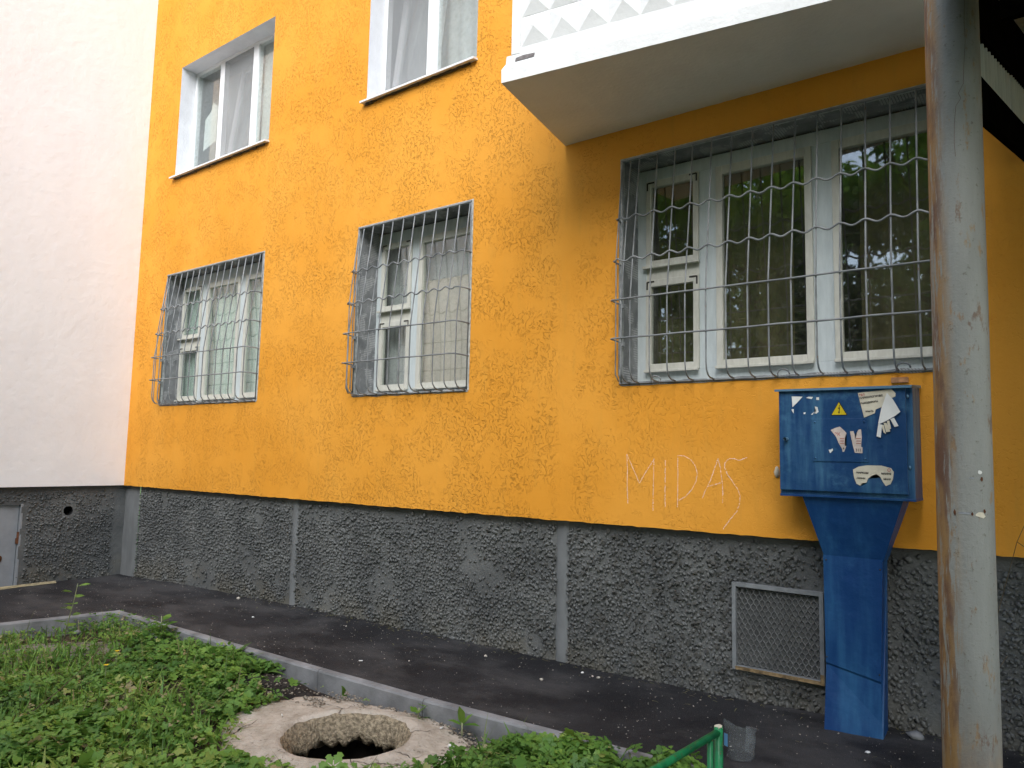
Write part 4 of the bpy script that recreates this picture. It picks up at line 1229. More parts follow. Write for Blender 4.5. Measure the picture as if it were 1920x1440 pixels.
text('НАРКОЛОГИЧЕС', 8.442, 1.917, .0125, .0052, door, 'ink', .10, 1.0)
text('ЗАКОДИРОВА', 8.447, 1.889, .0105, .0052, door, 'ink', .12, 1.05)
text('УЗНАТЬ', 8.470, 1.846, .009, .0052, door, 'ink', .05, 1.0)
text('TEЛ', 8.440, 1.932, .014, .0052, door, 'ink_red', .08)
text('НАРКОМ', 8.418, 1.524, .0115, .0052, door, 'ink', -.02, 1.05)
text('МАНИЯ', 8.537, 1.523, .0115, .0052, door, 'ink', -.04, 1.0)
text('АНОНИ', 8.418, 1.4955, .0105, .0052, door, 'ink', -.02)
text('МНАЯ', 8.547, 1.4945, .0105, .0052, door, 'ink', -.02)
text('О', 8.566, 1.537, .02, .0052, door, 'ink_red')
text('311', 8.416, 1.639, .019, .0066, door, 'ink', 0, .9)
text('9', 8.3535, 1.648, .013, .0066, door, 'ink')
text('ЗК', 8.312, 1.722, .022, .0066, door, 'ink_red')
for zz in (1.705, 1.692, 1.679):
    m = MB(); m.box(8.340, 8.362, DF - .0068, DF - .0064, zz, zz + .004); m.box(8.421, 8.444, DF - .0068, DF - .0064, zz, zz + .004); m.build('print', 'ink_red', door)

# ------------------------------------------------------------------ entrance canopy
can = thing('entrance_canopy', 'porch canopy at the right edge on a rusty grey steel post', 'canopy')
PX, PYY = 9.093, -2.20
mb = MB()
n = 28
segs = 40
vs = []
for i in range(segs + 1):
    z = lerp(-.10, 3.0, i / segs)
    for k in range(n):
        a = 2 * math.pi * k / n
        rr = .0665 + .0008 * nz(math.cos(a), math.sin(a), z * 3, 1.5)
        vs.append((rr * math.cos(a) + .0095 * (z - 1.25), rr * math.sin(a), z))
mb.add(vs, [(i * n + k, i * n + (k + 1) % n, (i + 1) * n + (k + 1) % n, (i + 1) * n + k) for i in range(segs) for k in range(n)])
post = mb.build('post', 'pole', can, True); post.location = (PX, PYY, 0)
post['label'] = 'grey round steel post streaked with rust'
# scars on the post facing the camera
def on_post(ang, z, off=.0012): return (PX + .0095 * (z - 1.25) + (.0665 + off) * math.cos(ang), PYY + (.0665 + off) * math.sin(ang), z)
def scar(pts, w, mat, name):
    m = MB()
    for (a0, z0), (a1, z1) in zip(pts[:-1], pts[1:]):
        m.quad(on_post(a0 - w, z0), on_post(a0 + w, z0), on_post(a1 + w, z1), on_post(a1 - w, z1))
    m.build(name, mat, post_holder)
post_holder = can
fa = -math.pi / 2 + .05     # towards the camera
scar([(fa + .55, 2.86), (fa + .50, 2.78), (fa + .52, 2.72), (fa + .45, 2.66), (fa + .40, 2.60), (fa + .22, 2.575), (fa + .30, 2.56), (fa + .12, 2.54), (fa + .05, 2.49), (fa + .03, 2.44), (fa + .06, 2.40)], .006, 'rust', 'paint_crack')
for ac, zc, aw, zh, mt in ((.60, 1.558, .09, .006, 'paper_white'), (.30, 1.543, .10, .003, 'hatch'), (.05, 1.453, .28, .0035, 'hatch'), (.60, 1.450, .20, .009, 'paper'), (-.29, 1.454, .05, .008, 'rust'), (.74, 1.459, .05, .007, 'rust'), (.66, 1.541, .06, .008, 'rust'), (.28, 1.452, .05, .005, 'rust')):
    m = MB(); k = 11
    off = .0011 + (.0005 if mt == 'rust' else 0)
    m.add([on_post(fa + ac, zc, off)] + [on_post(fa + ac + aw * math.cos(6.283 * i / k) * random.uniform(.65, 1.1), zc + zh * math.sin(6.283 * i / k) * random.uniform(.6, 1.15), off) for i in range(k)], [(0, 1 + i, 1 + (i + 1) % k) for i in range(k)]); m.build('paint_patch', mt, can)
# raking side frame between post and facade
def rail(y0, za0, zb0, y1, za1, zb1, x0, x1, name, mat, sk=0.0):
    m = MB()
    m.add([(x0, y0, za0), (x1, y0, za0), (x1 + sk, y1, za1), (x0 + sk, y1, za1), (x0, y0, zb0), (x1, y0, zb0), (x1 + sk, y1, zb1), (x0 + sk, y1, zb1)],
          [(0, 1, 2, 3), (4, 7, 6, 5), (0, 4, 5, 1), (1, 5, 6, 2), (2, 6, 7, 3), (3, 7, 4, 0)])
    return m.build(name, mat, can)
rail(-2.13, 2.570, 2.684, -.002, 3.128, 3.289, 9.130, 9.160, 'lower_rail', 'rail', .075)
rail(-2.13, 2.806, 2.990, -.002, 3.493, 3.790, 9.130, 9.166, 'upper_rail', 'rail', .075)
# corrugated cladding strip, in sheets
for k, (ya, yb) in enumerate(((-2.12, -1.02), (-1.0, -.003))):
    nn = int((yb - ya) / .012); m = MB(); vs = []
    for i in range(nn + 1):
        yy = lerp(ya, yb, i / nn); t_ = (yy + 2.13) / 2.13
        xx = 9.145 + .075 * t_ + .008 * math.tanh(2.2 * math.sin(yy / .095 * 2 * math.pi)) + .004 * k
        vs += [(xx, yy, lerp(2.675, 3.28, t_)), (xx, yy, lerp(2.815, 3.51, t_))]
    m.add(vs, [(2 * i, 2 * i + 2, 2 * i + 3, 2 * i + 1) for i in range(nn)]); m.build('cladding_sheet', 'sheet', can)
# roof sheets
for k in range(3):
    xa, xb = 9.10 + k * .96, 9.10 + k * .96 + 1.0
    nn = 220; m = MB(); vs = []
    for i in range(nn + 1):
        yy = lerp(-2.65, -.01, i / nn); t_ = (yy + 2.40) / 2.40
        zz = lerp(2.90, 3.82, t_) + .014 * math.sin(yy / .14 * 2 * math.pi) + .004 * k
        vs += [(xa, yy, zz), (xb, yy, zz)]
    m.add(vs, [(2 * i, 2 * i + 1, 2 * i + 3, 2 * i + 2) for i in range(nn)]); m.build('roof_sheet', 'roof_sheet', can)
rail(-2.40, 2.68, 2.80, -2.30, 2.72, 2.84, 9.23, 11.95, 'front_beam', 'rail')
m = MB(); m.tube([(11.9, -2.2, -.1), (11.9, -2.2, 2.8)], .0665, 20); m.build('post', 'pole', can, True)

# ------------------------------------------------------------------ green fence
fen = thing('fence', 'low green tubular steel fence end at the lawn edge', 'fence')
F0 = Vector((8.134, -1.482, .478)); F1 = Vector((8.070, -2.35, .478))
m = MB(); m.tube([(F0.x, F0.y, -.1), (F0.x, F0.y, .500)], .0175, 14); m.build('post', 'green', fen, True)
blob(F0.x, F0.y, .500, .0165, .0165, .007, 'post_cap', 'paper', fen, 4, 2, .5)
m = MB(); m.tube([F0 + Vector((0, .0, 0)), F1], .0145, 12); m.build('rail', 'green', fen, True)
dF = (F1 - F0).normalized()
q = F0 + dF * .075
m = MB(); m.tube([(q.x, q.y, -.1), (q.x, q.y, .468)], .0125, 12); m.build('baluster', 'green', fen, True)
q = F0 + dF * .62
m = MB(); m.tube([(q.x, q.y, -.1), (q.x, q.y, .468)], .0125, 12); m.build('baluster', 'green', fen, True)
m = MB(); m.tube([F0 - Vector((0, 0, .33)), F1 - Vector((0, 0, .33))], .0125, 10); m.build('rail', 'green', fen, True)

# crumpled clear plastic cup beside it
cup = MB(); n = 18; vs = []
for j in range(9):
    t_ = j / 8
    for k in range(n + 1):
        a = lerp(-2.3, 1.5, k / n)
        rr = .066 + .018 * t_ + .016 * nz(a * 1.3, t_ * 3, 2, 1.4)
        hh = .185 * t_ * (1 - .35 * (k / n)) + .008 * nz(a, t_, 5, 3)
        vs.append((rr * math.cos(a), rr * math.sin(a), hh))
cup.add(vs, [(j * (n + 1) + k, j * (n + 1) + k + 1, (j + 1) * (n + 1) + k + 1, (j + 1) * (n + 1) + k) for j in range(8) for k in range(n)])
ct = thing('plastic_cup', 'torn clear plastic cup with a blue patch, behind the green fence post', 'cup')
ct.location = (7.945, -.73, h_path(7.945, -.73) + .002)
cp = cup.build('cup_wall', 'plastic', ct, True)
m = MB(); m.add([(.086 * math.cos(a), .086 * math.sin(a), z) for a in np.linspace(-2.2, -1.9, 6) for z in (.06, .12)], [(2 * i, 2 * i + 2, 2 * i + 3, 2 * i + 1) for i in range(5)]); m.build('blue_label', 'plastic_blue', ct)

# ------------------------------------------------------------------ manhole
mh = thing('manhole', 'open manhole with broken pale concrete surround in the grass', 'manhole')
n = 96
OUT = [(-180, .84), (-150, .74), (-120, .62), (-90, .55), (-60, .60), (-40, .66), (0, .74), (28, .72), (60, .60), (90, .53), (120, .56), (150, .80), (172, .86), (180, .84)]
def outr(a): return interp(math.degrees(a), OUT) * (1 + .10 * nz(math.cos(a) * 3, math.sin(a) * 3, 2, 1.3) + .045 * nz(math.cos(a) * 14, math.sin(a) * 14, 4, 1))
rings = []
def ring_pts(fr, fz, jit=0.0):
    q = []
    for k in range(n):
        a = -math.pi + 2 * math.pi * k / n
        r_ = fr(a); xx, yy = MH[0] + r_ * math.cos(a), MH[1] + r_ * math.sin(a)
        j_ = jit * nz(xx * 16, yy * 16, r_ * 20, 1.0) + jit * .6 * nz(xx * 40, yy * 40, r_ * 50, 1.0)
        q.append((xx + j_ * math.cos(a), yy + j_ * math.sin(a), fz(a) + j_))
    return q
ri = .335
rim = [ring_pts(lambda a: ri + .040, lambda a: -.165, .030), ring_pts(lambda a: ri - .025, lambda a: -.150, .034), ring_pts(lambda a: ri - .038, lambda a: -.125, .024), ring_pts(lambda a: ri - .030, lambda a: -.090, .013), ring_pts(lambda a: ri - .014, lambda a: -.055, .011), ring_pts(lambda a: ri + .004, lambda a: -.020, .009), ring_pts(lambda a: ri + .022, lambda a: .004, .008)]
rg = [rim[-1], ring_pts(lambda a: ri + .045, lambda a: .020, .008), ring_pts(lambda a: ri + .085, lambda a: .012, .008)]
for t_ in (.15, .4, .65, .85, 1.0):
    rg.append(ring_pts(lambda a, t_=t_: max(lerp(ri + .10, outr(a), t_), ri + .10), lambda a, t_=t_: lerp(.0, -.022, t_), .012))
rg.append(ring_pts(lambda a: outr(a) + .012, lambda a: -.07, .012)); rg.append(ring_pts(lambda a: outr(a) + .02, lambda a: -.16, .01))
vs = [p_ for q in rg for p_ in q]
fs = [(j * n + k, j * n + (k + 1) % n, (j + 1) * n + (k + 1) % n, (j + 1) * n + k) for j in range(len(rg) - 1) for k in range(n)]
m = MB(); m.add(vs, fs); m.build('concrete_surround', 'manhole', mh, True)
vs = [p_ for q in rim for p_ in q]
fs = [(j * n + k, j * n + (k + 1) % n, (j + 1) * n + (k + 1) % n, (j + 1) * n + k) for j in range(len(rim) - 1) for k in range(n)]
m = MB(); m.add(vs, fs); m.build('broken_rim', plain('exposed_aggregate', (0.32, 0.265, 0.185), 0.95, 0.45, 45, 70, .02, 0.1), mh, True)
m = MB()
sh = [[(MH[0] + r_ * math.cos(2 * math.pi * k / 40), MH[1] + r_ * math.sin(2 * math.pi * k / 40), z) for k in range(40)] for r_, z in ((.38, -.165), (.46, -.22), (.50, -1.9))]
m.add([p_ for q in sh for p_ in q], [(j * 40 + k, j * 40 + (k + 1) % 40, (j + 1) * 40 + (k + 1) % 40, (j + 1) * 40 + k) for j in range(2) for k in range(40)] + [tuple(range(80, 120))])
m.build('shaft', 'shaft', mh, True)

# dark crumbs against the kerb and a sandy bare patch
def patch(name, cx, cy, rx, ry, mat, top, seed, rot=0.0):
    n, rr = 40, 6
    vs = [(cx, cy, h_lawn(cx, cy) + top)]; fs = []
    for j in range(1, rr + 1):
        for k in range(n):
            a = 2 * math.pi * k / n; t_ = j / rr
            e = 1 + .25 * nz(math.cos(a) * 2, math.sin(a) * 2, seed, 1.0) + .1 * nz(math.cos(a) * 8, math.sin(a) * 8, seed, 1.0)
            lx, ly = rx * t_ * e * math.cos(a), ry * t_ * e * math.sin(a)
            xx, yy = cx + lx * math.cos(rot) - ly * math.sin(rot), cy + lx * math.sin(rot) + ly * math.cos(rot)
            vs.append((xx, yy, h_lawn(xx, yy) + top * (1 - t_ ** 2) + .012 * nz(xx, yy, seed, 9.0) * (1 - t_) - (.012 if j == rr else 0)))
    for k in range(n): fs.append((0, 1 + k, 1 + (k + 1) % n))
    for j in range(rr - 1):
        for k in range(n):
            fs.append((1 + j * n + k, 1 + (j + 1) * n + k, 1 + (j + 1) * n + (k + 1) % n, 1 + j * n + (k + 1) % n))
    m = MB(); m.add(vs, fs); return struct(m.build(name, mat, None, True))
patch('soil_heap', 4.90, -1.18, .58, .13, 'tar', .055, 2.0, .03)
patch('soil_heap', 6.78, -1.20, .26, .13, 'tar', .030, 5.0, .1)
patch('sand_patch', 2.62, -1.72, .55, .30, 'sand', .030, 7.0, .85)

# loose grit on the paving and chips round the manhole
cube = (np.array([(-1, -1, -1), (1, -1, -1), (1, 1, -1), (-1, 1, -1), (-.7, -.6, 1), (.8, -.7, 1), (.6, .8, 1), (-.8, .6, 1)], float),
        np.array([(0, 2, 1), (0, 3, 2), (4, 5, 6), (4, 6, 7), (0, 1, 5), (0, 5, 4), (1, 2, 6), (1, 6, 5), (2, 3, 7), (2, 7, 6), (3, 0, 4), (3, 4, 7)]))
def grit(name, pts, smin, smax, mat, label, flat=.6):
    pos = np.array(pts); n = len(pos)
    sc = rng.uniform(smin, smax, n) * rng.choice([.6, .8, 1.0, 1.6], n)
    s3 = np.stack([sc * rng.uniform(.7, 1.8, n), sc, sc * flat], 1)
    V, F, Q = scatter(cube, pos, rotm(rng.uniform(0, 6.28, n), rng.normal(0, .25, n), rng.normal(0, .25, n)), s3, np.zeros(n))
    o = tri_mesh(name, V, F, mat); o['kind'] = 'stuff'; tag(o, label, 'grit'); return o
pts = []
while len(pts) < 1900:
    if random.random() < .72: x, y = random.uniform(.3, 9.6), random.uniform(KY, .03)
    else: y = random.uniform(-3, KY); x = random.uniform(.05, xk(y))
    w = .35 + .65 * (nz(x, y, 21, 1.1) > -.05)
    if y > -.12: w = 1
    if random.random() > w: continue
    pts.append((x, y, h_path(x, y) + .001))
grit('grit', pts, .0010, .0025, 'grit', 'fine pale grit scattered over the dark asphalt path')
pts = []
while len(pts) < 900:
    x, y = random.uniform(4.7, 6.95), random.uniform(-1.42, -1.06)
    d = math.hypot(x - MH[0], y - MH[1])
    if d < .43 or (x < 5.4 and random.random() < .75): continue
    pts.append((x, y, max(h_lawn(x, y) + .045, -.02 if d < .75 else -9) + .006))
grit('rubble', pts, .0022, .0065, 'grit_dark', 'small pale concrete chips strewn between the manhole and the kerb', .5)

# ------------------------------------------------------------------ lawn weeds
def lobed(nl, depth, k=15):
    v = [(0, 0, .0)]
    for i in range(k):
        a = 2 * math.pi * i / k
        r_ = 1 - depth * (0.5 + 0.5 * math.cos(nl * a)) 
        v.append((r_ * math.cos(a), r_ * math.sin(a), .16 * r_ + .10 * math.cos(2 * a)))
    return np.array(v, float), np.array([(0, 1 + i, 1 + (i + 1) % k) for i in range(k)])
def compound(k):
    """three or five lobed leaflets on one stalk"""
    V, F = [], []
    o = 0
    angs = {3: (-1.5, 0, 1.5), 5: (-2.0, -1.0, 0, 1.0, 2.0)}[k]
    for a in angs:
        L = 1.0 if a == 0 else .85
        c, s = math.cos(a), math.sin(a)
        out = [(.12, 0), (.42, .20), (.62, .36), (.78, .20), (.95, .26), (1.08, 0), (.95, -.26), (.78, -.20), (.62, -.36), (.42, -.20)]
        V.append((.6 * L * c, .6 * L * s, .10)); m0 = o; o += 1
        for (r_, t_) in out:
            r_ *= L; t_ *= L
            V.append((r_ * c - t_ * s, r_ * s + t_ * c, .22 * r_ - .25 * r_ * r_ + .12 * abs(t_))); o += 1
        n_ = len(out)
        for i in range(n_): F.append((m0, m0 + 1 + i, m0 + 1 + (i + 1) % n_))
    return np.array(V, float), np.array(F)
def blade(k=4, w=.06, bend=.5):
    v, f = [], []
    for i in range(k + 1):
        t_ = i / k; ww = w * (1 - t_ ** 1.5) + .004
        v += [(bend * t_ * t_, -ww, t_ * (1 - .25 * bend * t_)), (bend * t_ * t_, ww, t_ * (1 - .25 * bend * t_))]
    for i in range(k): f += [(2 * i, 2 * i + 1, 2 * i + 3), (2 * i, 2 * i + 3, 2 * i + 2)]
    return np.array(v, float), np.array(f)
LOB, TRI, FIV, BLA, BLB = lobed(5, .38), compound(3), compound(5), blade(), blade(5, .10, .9)
CLO = lobed(3, .45, 12)
def bare(x, y):
    if in_path(x, y): return True
    d = math.hypot(x - MH[0], y - MH[1])
    a = math.atan2(y - MH[1], x - MH[0])
    front = max(0, -math.sin(a))
    if d < max(.37 + .06 * (1 - front), outr(a) - .03 - .10 * front): return True
    if d < outr(a) + .1 and random.random() < .35: return True
    if -1.42 < y and 4.65 < x < 6.75 and random.random() < (.97 if y > -1.32 else .8): return True
    e = ((x - 2.45) / .42) ** 2 + ((y + 1.62) / .30) ** 2
    if e < 1 and random.random() < .62: return True
    if math.hypot(x - CAM.x, y - CAM.y) < 1.0: return True
    return False
def weeds():
    groups = {'lob': [], 'tri': [], 'fiv': [], 'clo': [], 'bla': [], 'blb': []}
    def put(kind, x, y, z, yaw, tilt, roll, s, r_): groups[kind].append((x, y, z, yaw, tilt, roll, s, r_))
    cnt = 0
    while cnt < 38000:
        x, y = random.uniform(1.9, 8.5), random.uniform(-4.3, -1.03)
        if cnt % 9 == 0: x, y = random.uniform(6.7, 8.0), random.uniform(-1.9, -1.03)
        if bare(x, y): continue
        p1 = nz(x, y, 31, 1.1); p2 = nz(x, y, 47, 2.4); p3 = nz(x, y, 63, 4.5)
        if p3 < -.38 and random.random() < .75: continue
        lush = min(max((x - 3.2) / 2.0, 0), 1) * .6 + .4 * (p1 + .5)
        dryness = max(0, min(1, (.45 - lush) * 1.4 + .3 * p2))
        hgt = (.045 + .10 * max(0, min(1, lush + .4 * p2))) * (1.25 if x > 6.2 else 1.0)
        hgt += .20 * math.exp(-((x - 2.65) ** 2 / .6 + (y + 1.25) ** 2 / .08)) * random.random()
        if x > 6.75 and y > -2.2: hgt = .08 + .13 * random.random() * min(1, (x - 6.7) / .5)
        z = h_lawn(x, y) + hgt * random.uniform(.25, 1.0) ** .7
        base = .42 + .30 * p2 + random.gauss(0, .13) + .18 * (lush - .5)
        if random.random() < .03 + .12 * dryness: base = random.uniform(.88, 1.0)
        r_ = max(0, min(1, base))
        u = random.random()
        near = 1.0 if x > 5.0 else .85
        if p1 > .02 or x > 6.3:
            k = 'fiv' if u < .38 else 'tri' if u < .7 else 'lob' if u < .9 else 'blb'
            s = random.uniform(.024, .054) * near
        else:
            k = 'clo' if u < .30 else 'tri' if u < .48 else 'lob' if u < .58 else 'bla' if u < .93 else 'blb'
            s = random.uniform(.012, .031)
            r_ = min(1, r_ + .12 + .16 * random.random())
        if y < -1.95 and x > 4.2: s *= 1.35
        if k in ('bla', 'blb'):
            put(k, x, y, h_lawn(x, y), random.uniform(0, 6.28), random.gauss(0, .35), 0, random.uniform(.06, .15) * (.8 + .5 * lush), r_)
        else:
            put(k, x, y, z, random.uniform(0, 6.28), random.gauss(0, .38), random.gauss(0, .38), s * (.7 if k in ('clo',) else .85 if k == 'lob' else 1.0), r_)
        cnt += 1
    parts = []
    for k, T in (('lob', LOB), ('tri', TRI), ('fiv', FIV), ('clo', CLO), ('bla', BLA), ('blb', BLB)):
        g = np.array(groups[k])
        parts.append(scatter(T, g[:, :3], rotm(g[:, 3], g[:, 4], g[:, 5]), g[:, 6], g[:, 7]))
    V, F, Q = join_sc(parts)
    o = tri_mesh('ground_cover', V, F, 'weed', None, Q)
    o['kind'] = 'stuff'; tag(o, 'green weeds and clover covering the lawn', 'weeds')
    # dry straw lying among them
    g = []
    for _ in range(420):      # tall bents and seed stalks
        x, y = random.uniform(2.1, 8.0), random.uniform(-4.0, -1.06)
        if bare(x, y): continue
        g.append((x, y, h_lawn(x, y), random.uniform(0, 6.28), random.gauss(0, .3), 0, random.uniform(.14, .30), random.uniform(0, .7)))
    while len(g) < 1700:
        x, y = random.uniform(2.0, 8.3), random.uniform(-4, -1.06)
        if bare(x, y): continue
        if x > 4.8 and random.random() < .6: continue
        g.append((x, y, h_lawn(x, y) + random.uniform(.01, .05), random.uniform(0, 6.28), random.uniform(.9, 1.6), 0, random.uniform(.05, .16), random.uniform(.5, 1)))
    g = np.array(g)
    T = (BLA[0] * np.array([1, .35, 1]), BLA[1])
    V, F, Q = scatter(T, g[:, :3], rotm(g[:, 3], g[:, 4], g[:, 5]), g[:, 6], g[:, 7])
    o = tri_mesh('straw', V, F, 'dry', None, Q); o['kind'] = 'stuff'; tag(o, 'dry straw and stalks lying among the weeds', 'straw')
weeds()

# straw and dead leaves blown against the foot of the wall
g = []
while len(g) < 260:
    x = random.uniform(2.5, 9.3); y = PY - .03 - abs(random.gauss(0, .045))
    if random.random() < .2: y -= random.uniform(0, .5)
    g.append((x, y, h_path(x, y) + .003, random.uniform(0, 6.28), 1.5, 0, random.uniform(.02, .06), random.uniform(.6, 1)))
g = np.array(g)
V, F, Q = scatter((BLA[0] * np.array([.4, .8, 1]), BLA[1]), g[:, :3], rotm(g[:, 3], g[:, 4], g[:, 5]), g[:, 6], g[:, 7])
o = tri_mesh('wall_foot_straw', V, F, 'dry', None, Q); o['kind'] = 'stuff'; tag(o, 'bits of dry straw blown against the foot of the plinth', 'straw')

# single plants that stand out
def plant(name, loc, label, leaves, stems, leaf_mat='lime', stem_mat='stem_pale', cat='plant', group=None):
    t = thing(name, label, cat, group); t.location = loc
    for pts, r_ in stems:
        m = MB(); m.tube(pts, r_, 5); m.build('stem', stem_mat, t, True)
    for T, pos, yaw, tilt, roll, s, rv in leaves:
        V, F, Q = scatter(T, np.array([pos], float), rotm(np.array([yaw]), np.array([tilt]), np.array([roll])), np.array([s], float) if not isinstance(s, tuple) else np.array([s], float), np.array([rv]))
        tri_mesh('leaf', V, F, leaf_mat, t, Q)
    return t
LAN = (np.array([(0, 0, 0), (.3, .16, .05), (.65, .17, .06), (1, 0, -.06), (.65, -.17, .06), (.3, -.16, .05), (.5, 0, .02)], float), np.array([(6, 0, 1), (6, 1, 2), (6, 2, 3), (6, 3, 4), (6, 4, 5), (6, 5, 0)]))
# pale lanky stalk by the left kerb
lv = []
for i in range(9):
    z = .12 + .40 * i / 8; a = i * 2.4
    for k in range(3): lv.append((LAN, (.16 * z / .5 + .02 * math.cos(a), .02 * math.sin(a), z), a + (k - 1) * .6, -.2, .3, (.065 + .015 * (i % 3), .12, .07), .9))
plant('weed', (2.52, -1.63, h_lawn(2.52, -1.63)), 'tall pale lanky weed stalk rising in front of the left kerb', lv, [([(0, 0, 0), (.05, 0, .18), (.11, .01, .36), (.17, .01, .54)], [.006, .005, .004, .002])])
# leafy seedling on the kerb left of centre
lv = []
for i in range(9):
    a = i * 2.4; z = .10 + .018 * i
    lv.append((LAN, (.012 * math.cos(a), .012 * math.sin(a), z), a, -.15 - .09 * (i % 4), .2, (.15 - .008 * i, .17, .15), random.random()))
plant('weed', (3.18, -1.15, h_lawn(3.18, -1.15)), 'ash-like seedling with bright pointed leaves by the kerb', lv, [([(0, 0, 0), (.01, 0, .12), (.0, 0, .25)], .004)])
for (x, y, lab) in ((4.22, -1.14, 'dandelion tuft with toothed leaves against the kerb, left one'), (4.62, -1.16, 'dandelion tuft with toothed leaves against the kerb, right one')):
    lv = []
    for i in range(8):
        a = i * .785 + random.random() * .4
        lv.append((BLB, (0, 0, .01), a, .15 + random.random() * .5, 0, (random.uniform(.13, .22),) * 1 + (random.uniform(.26, .4),) + (random.uniform(.13, .22),), random.random() * .5))
    plant('dandelion', (x, y, h_lawn(x, y)), lab, lv, [([(0, 0, 0), (.01, 0, .05)], .004)], 'weed')
lv = [(LOB, (.03, 0, .17), 0, -.5, .2, .045, .8), (LOB, (-.035, .01, .15), 2.8, -.3, .3, .042, .6), (LOB, (.01, -.03, .10), 4.5, .2, -.4, .045, .9), (LOB, (.0, .03, .185), 1.5, .4, 0, .03, .7)]
plant('weed', (6.10, -1.10, h_lawn(6.1, -1.1)), 'small seedling with four rounded leaves in front of the kerb', lv, [([(0, 0, 0), (0, 0, .1), (.01, 0, .18)], .004)])
lv = [(LAN, (0, 0, .10), a, t_, 0, s, r_) for a, t_, s, r_ in ((2.4, -.5, .12, .3), (.4, -.1, .11, .2), (5.0, -1.25, .13, .9), (3.4, -.2, .10, .4), (1.2, -.7, .09, .6))]
plant('weed', (6.47, -1.12, h_lawn(6.47, -1.12)), 'shoot with upright lance-shaped leaves right of the manhole', lv, [([(0, 0, 0), (0, 0, .12)], .005)])
lv = []
for i in range(7):
    a = i * .9; lv.append((LAN, (0, 0, .02), a, -.7 + .2 * (i % 3), 0, .10 + .02 * (i % 2), random.random()))
plant('weed', (6.30, -2.02, h_lawn(6.3, -2.02)), 'bright green rosette at the near rim of the manhole', lv, [([(0, 0, 0), (0, 0, .03)], .004)])
for x, y, lab in ((3.62, -1.72, 'yellow buttercup bloom in the weeds, nearer the kerb'), (3.95, -1.95, 'yellow buttercup bloom in the weeds, farther from the kerb')):
    t = thing('buttercup', lab, 'flower'); t.location = (x, y, h_lawn(x, y))
    m = MB(); m.tube([(0, 0, 0), (.01, 0, .08), (.012, .0, .165)], .002, 5); m.build('stem', 'stem_pale', t)
    m = MB()
    for k in range(6):
        a = k * math.pi / 3; c, s = math.cos(a), math.sin(a)
        m.add([(.012, 0, .165), (.012 + .012 * c - .006 * s, .012 * s + .006 * c, .170), (.012 + .022 * c, .022 * s, .172), (.012 + .012 * c + .006 * s, .012 * s - .006 * c, .170)], [(0, 1, 2, 3)])
    m.build('petals', 'petal', t)
def twig(pts, r_, label, loc, name='dry_stalk', side=()):
    t = thing(name, label, 'stalk'); t.location = loc
    m = MB(); m.tube(pts, [r_ * (1 - .6 * i / (len(pts) - 1)) for i in range(len(pts))], 5); m.build('stem', 'stem', t, True)
    for sp in side:
        m = MB(); m.tube(sp, r_ * .55, 4); m.build('side_twig', 'stem', t, True)
    return t
twig([(0, 0, 0), (.02, .14, .10), (.0, .30, .19), (-.06, .46, .28), (-.10, .56, .36)], .004, 'dark dry stalk leaning across the weeds at the left', (4.35, -2.70, h_lawn(4.35, -2.7)), side=([(.01, .10, .07), (-.05, .16, .15), (-.10, .17, .22)],))
twig([(0, 0, 0), (-.01, .05, .10), (-.03, .06, .20), (-.05, .10, .26)], .004, 'short dark dry stalk at the left edge', (4.22, -2.78, h_lawn(4.2, -2.78)))
# stalks against the plinth right of the post
twig([(0, 0, 0), (.05, .0, .35), (.11, .01, .7), (.20, .02, 1.05), (.30, .02, 1.30)], .0028, 'long dry stalk leaning on the plinth right of the post', (8.90, -.10, .16), side=([(.11, .01, .7), (.0, -.01, .95), (-.05, -.02, 1.1)], [(.2, .02, 1.05), (.30, .0, .98), (.42, .0, .90)]))
twig([(0, 0, 0), (-.05, .0, .3), (-.16, .01, .62), (-.22, .02, .80)], .0024, 'thin dry stalk crossing behind the post', (8.98, -.08, .16), side=([(-.05, 0, .3), (.06, 0, .5)],))

# ------------------------------------------------------------------ small litter
def chip(name, x, y, s, label, mat='pebble', cat='stone', on='path', seed=0, flat=.6):
    z = (h_path(x, y) if on == 'path' else h_lawn(x, y) + (.02 if on == 'lawn' else .05))
    if name == 'pebble': s *= .75
    o = blob(0, 0, 0, s, s * .75, s * flat, name, mat, None, seed, 1, .6)
    o.location = (x, y, z + s * flat * .55); o.rotation_euler = (0, 0, seed * 1.7)
    return tag(o, label, cat)
chip('pebble', 2.62, -.06, .028, 'pale stone lying by the plinth near the corner', seed=1)
chip('pebble', 5.86, -.15, .022, 'pale round pebble on the asphalt left of the second plinth joint', seed=2)
chip('pebble', 6.46, -.31, .024, 'flat pale pebble out on the asphalt right of the second plinth joint', seed=3, flat=.4)
chip('pebble', 6.62, -.05, .016, 'white pebble at the plinth foot, first of three', 'paper_white', seed=4)
chip('pebble', 6.71, -.07, .015, 'pinkish pebble at the plinth foot, second of three', 'paper_pink', seed=5)
chip('pebble', 6.76, -.075, .018, 'grey pebble at the plinth foot, third of three', seed=6)
chip('pebble', 5.45, -.52, .012, 'small pale pebble in the middle of the asphalt', seed=7)
chip('pebble', 3.40, -.42, .018, 'white flat pebble on the far asphalt', 'paper_white', seed=8, flat=.4)
chip('pebble', 4.35, -.16, .012, 'tiny pale pebble near the plinth between the joints', seed=9)
chip('pebble', 8.46, -.36, .024, 'flat bluish-white disc on the asphalt before the cabinet duct', 'tin', 'litter', seed=10, flat=.25)
chip('plaster_lump', 8.63, -.05, .045, 'dusty white plaster lump by the foot of the cabinet duct', 'kerb', 'plaster', seed=11, flat=.5)
chip('paper_litter', 4.92, -1.50, .030, 'crumpled white paper in the weeds left of the manhole', 'paper_white', 'litter', 'lawn2', seed=12)
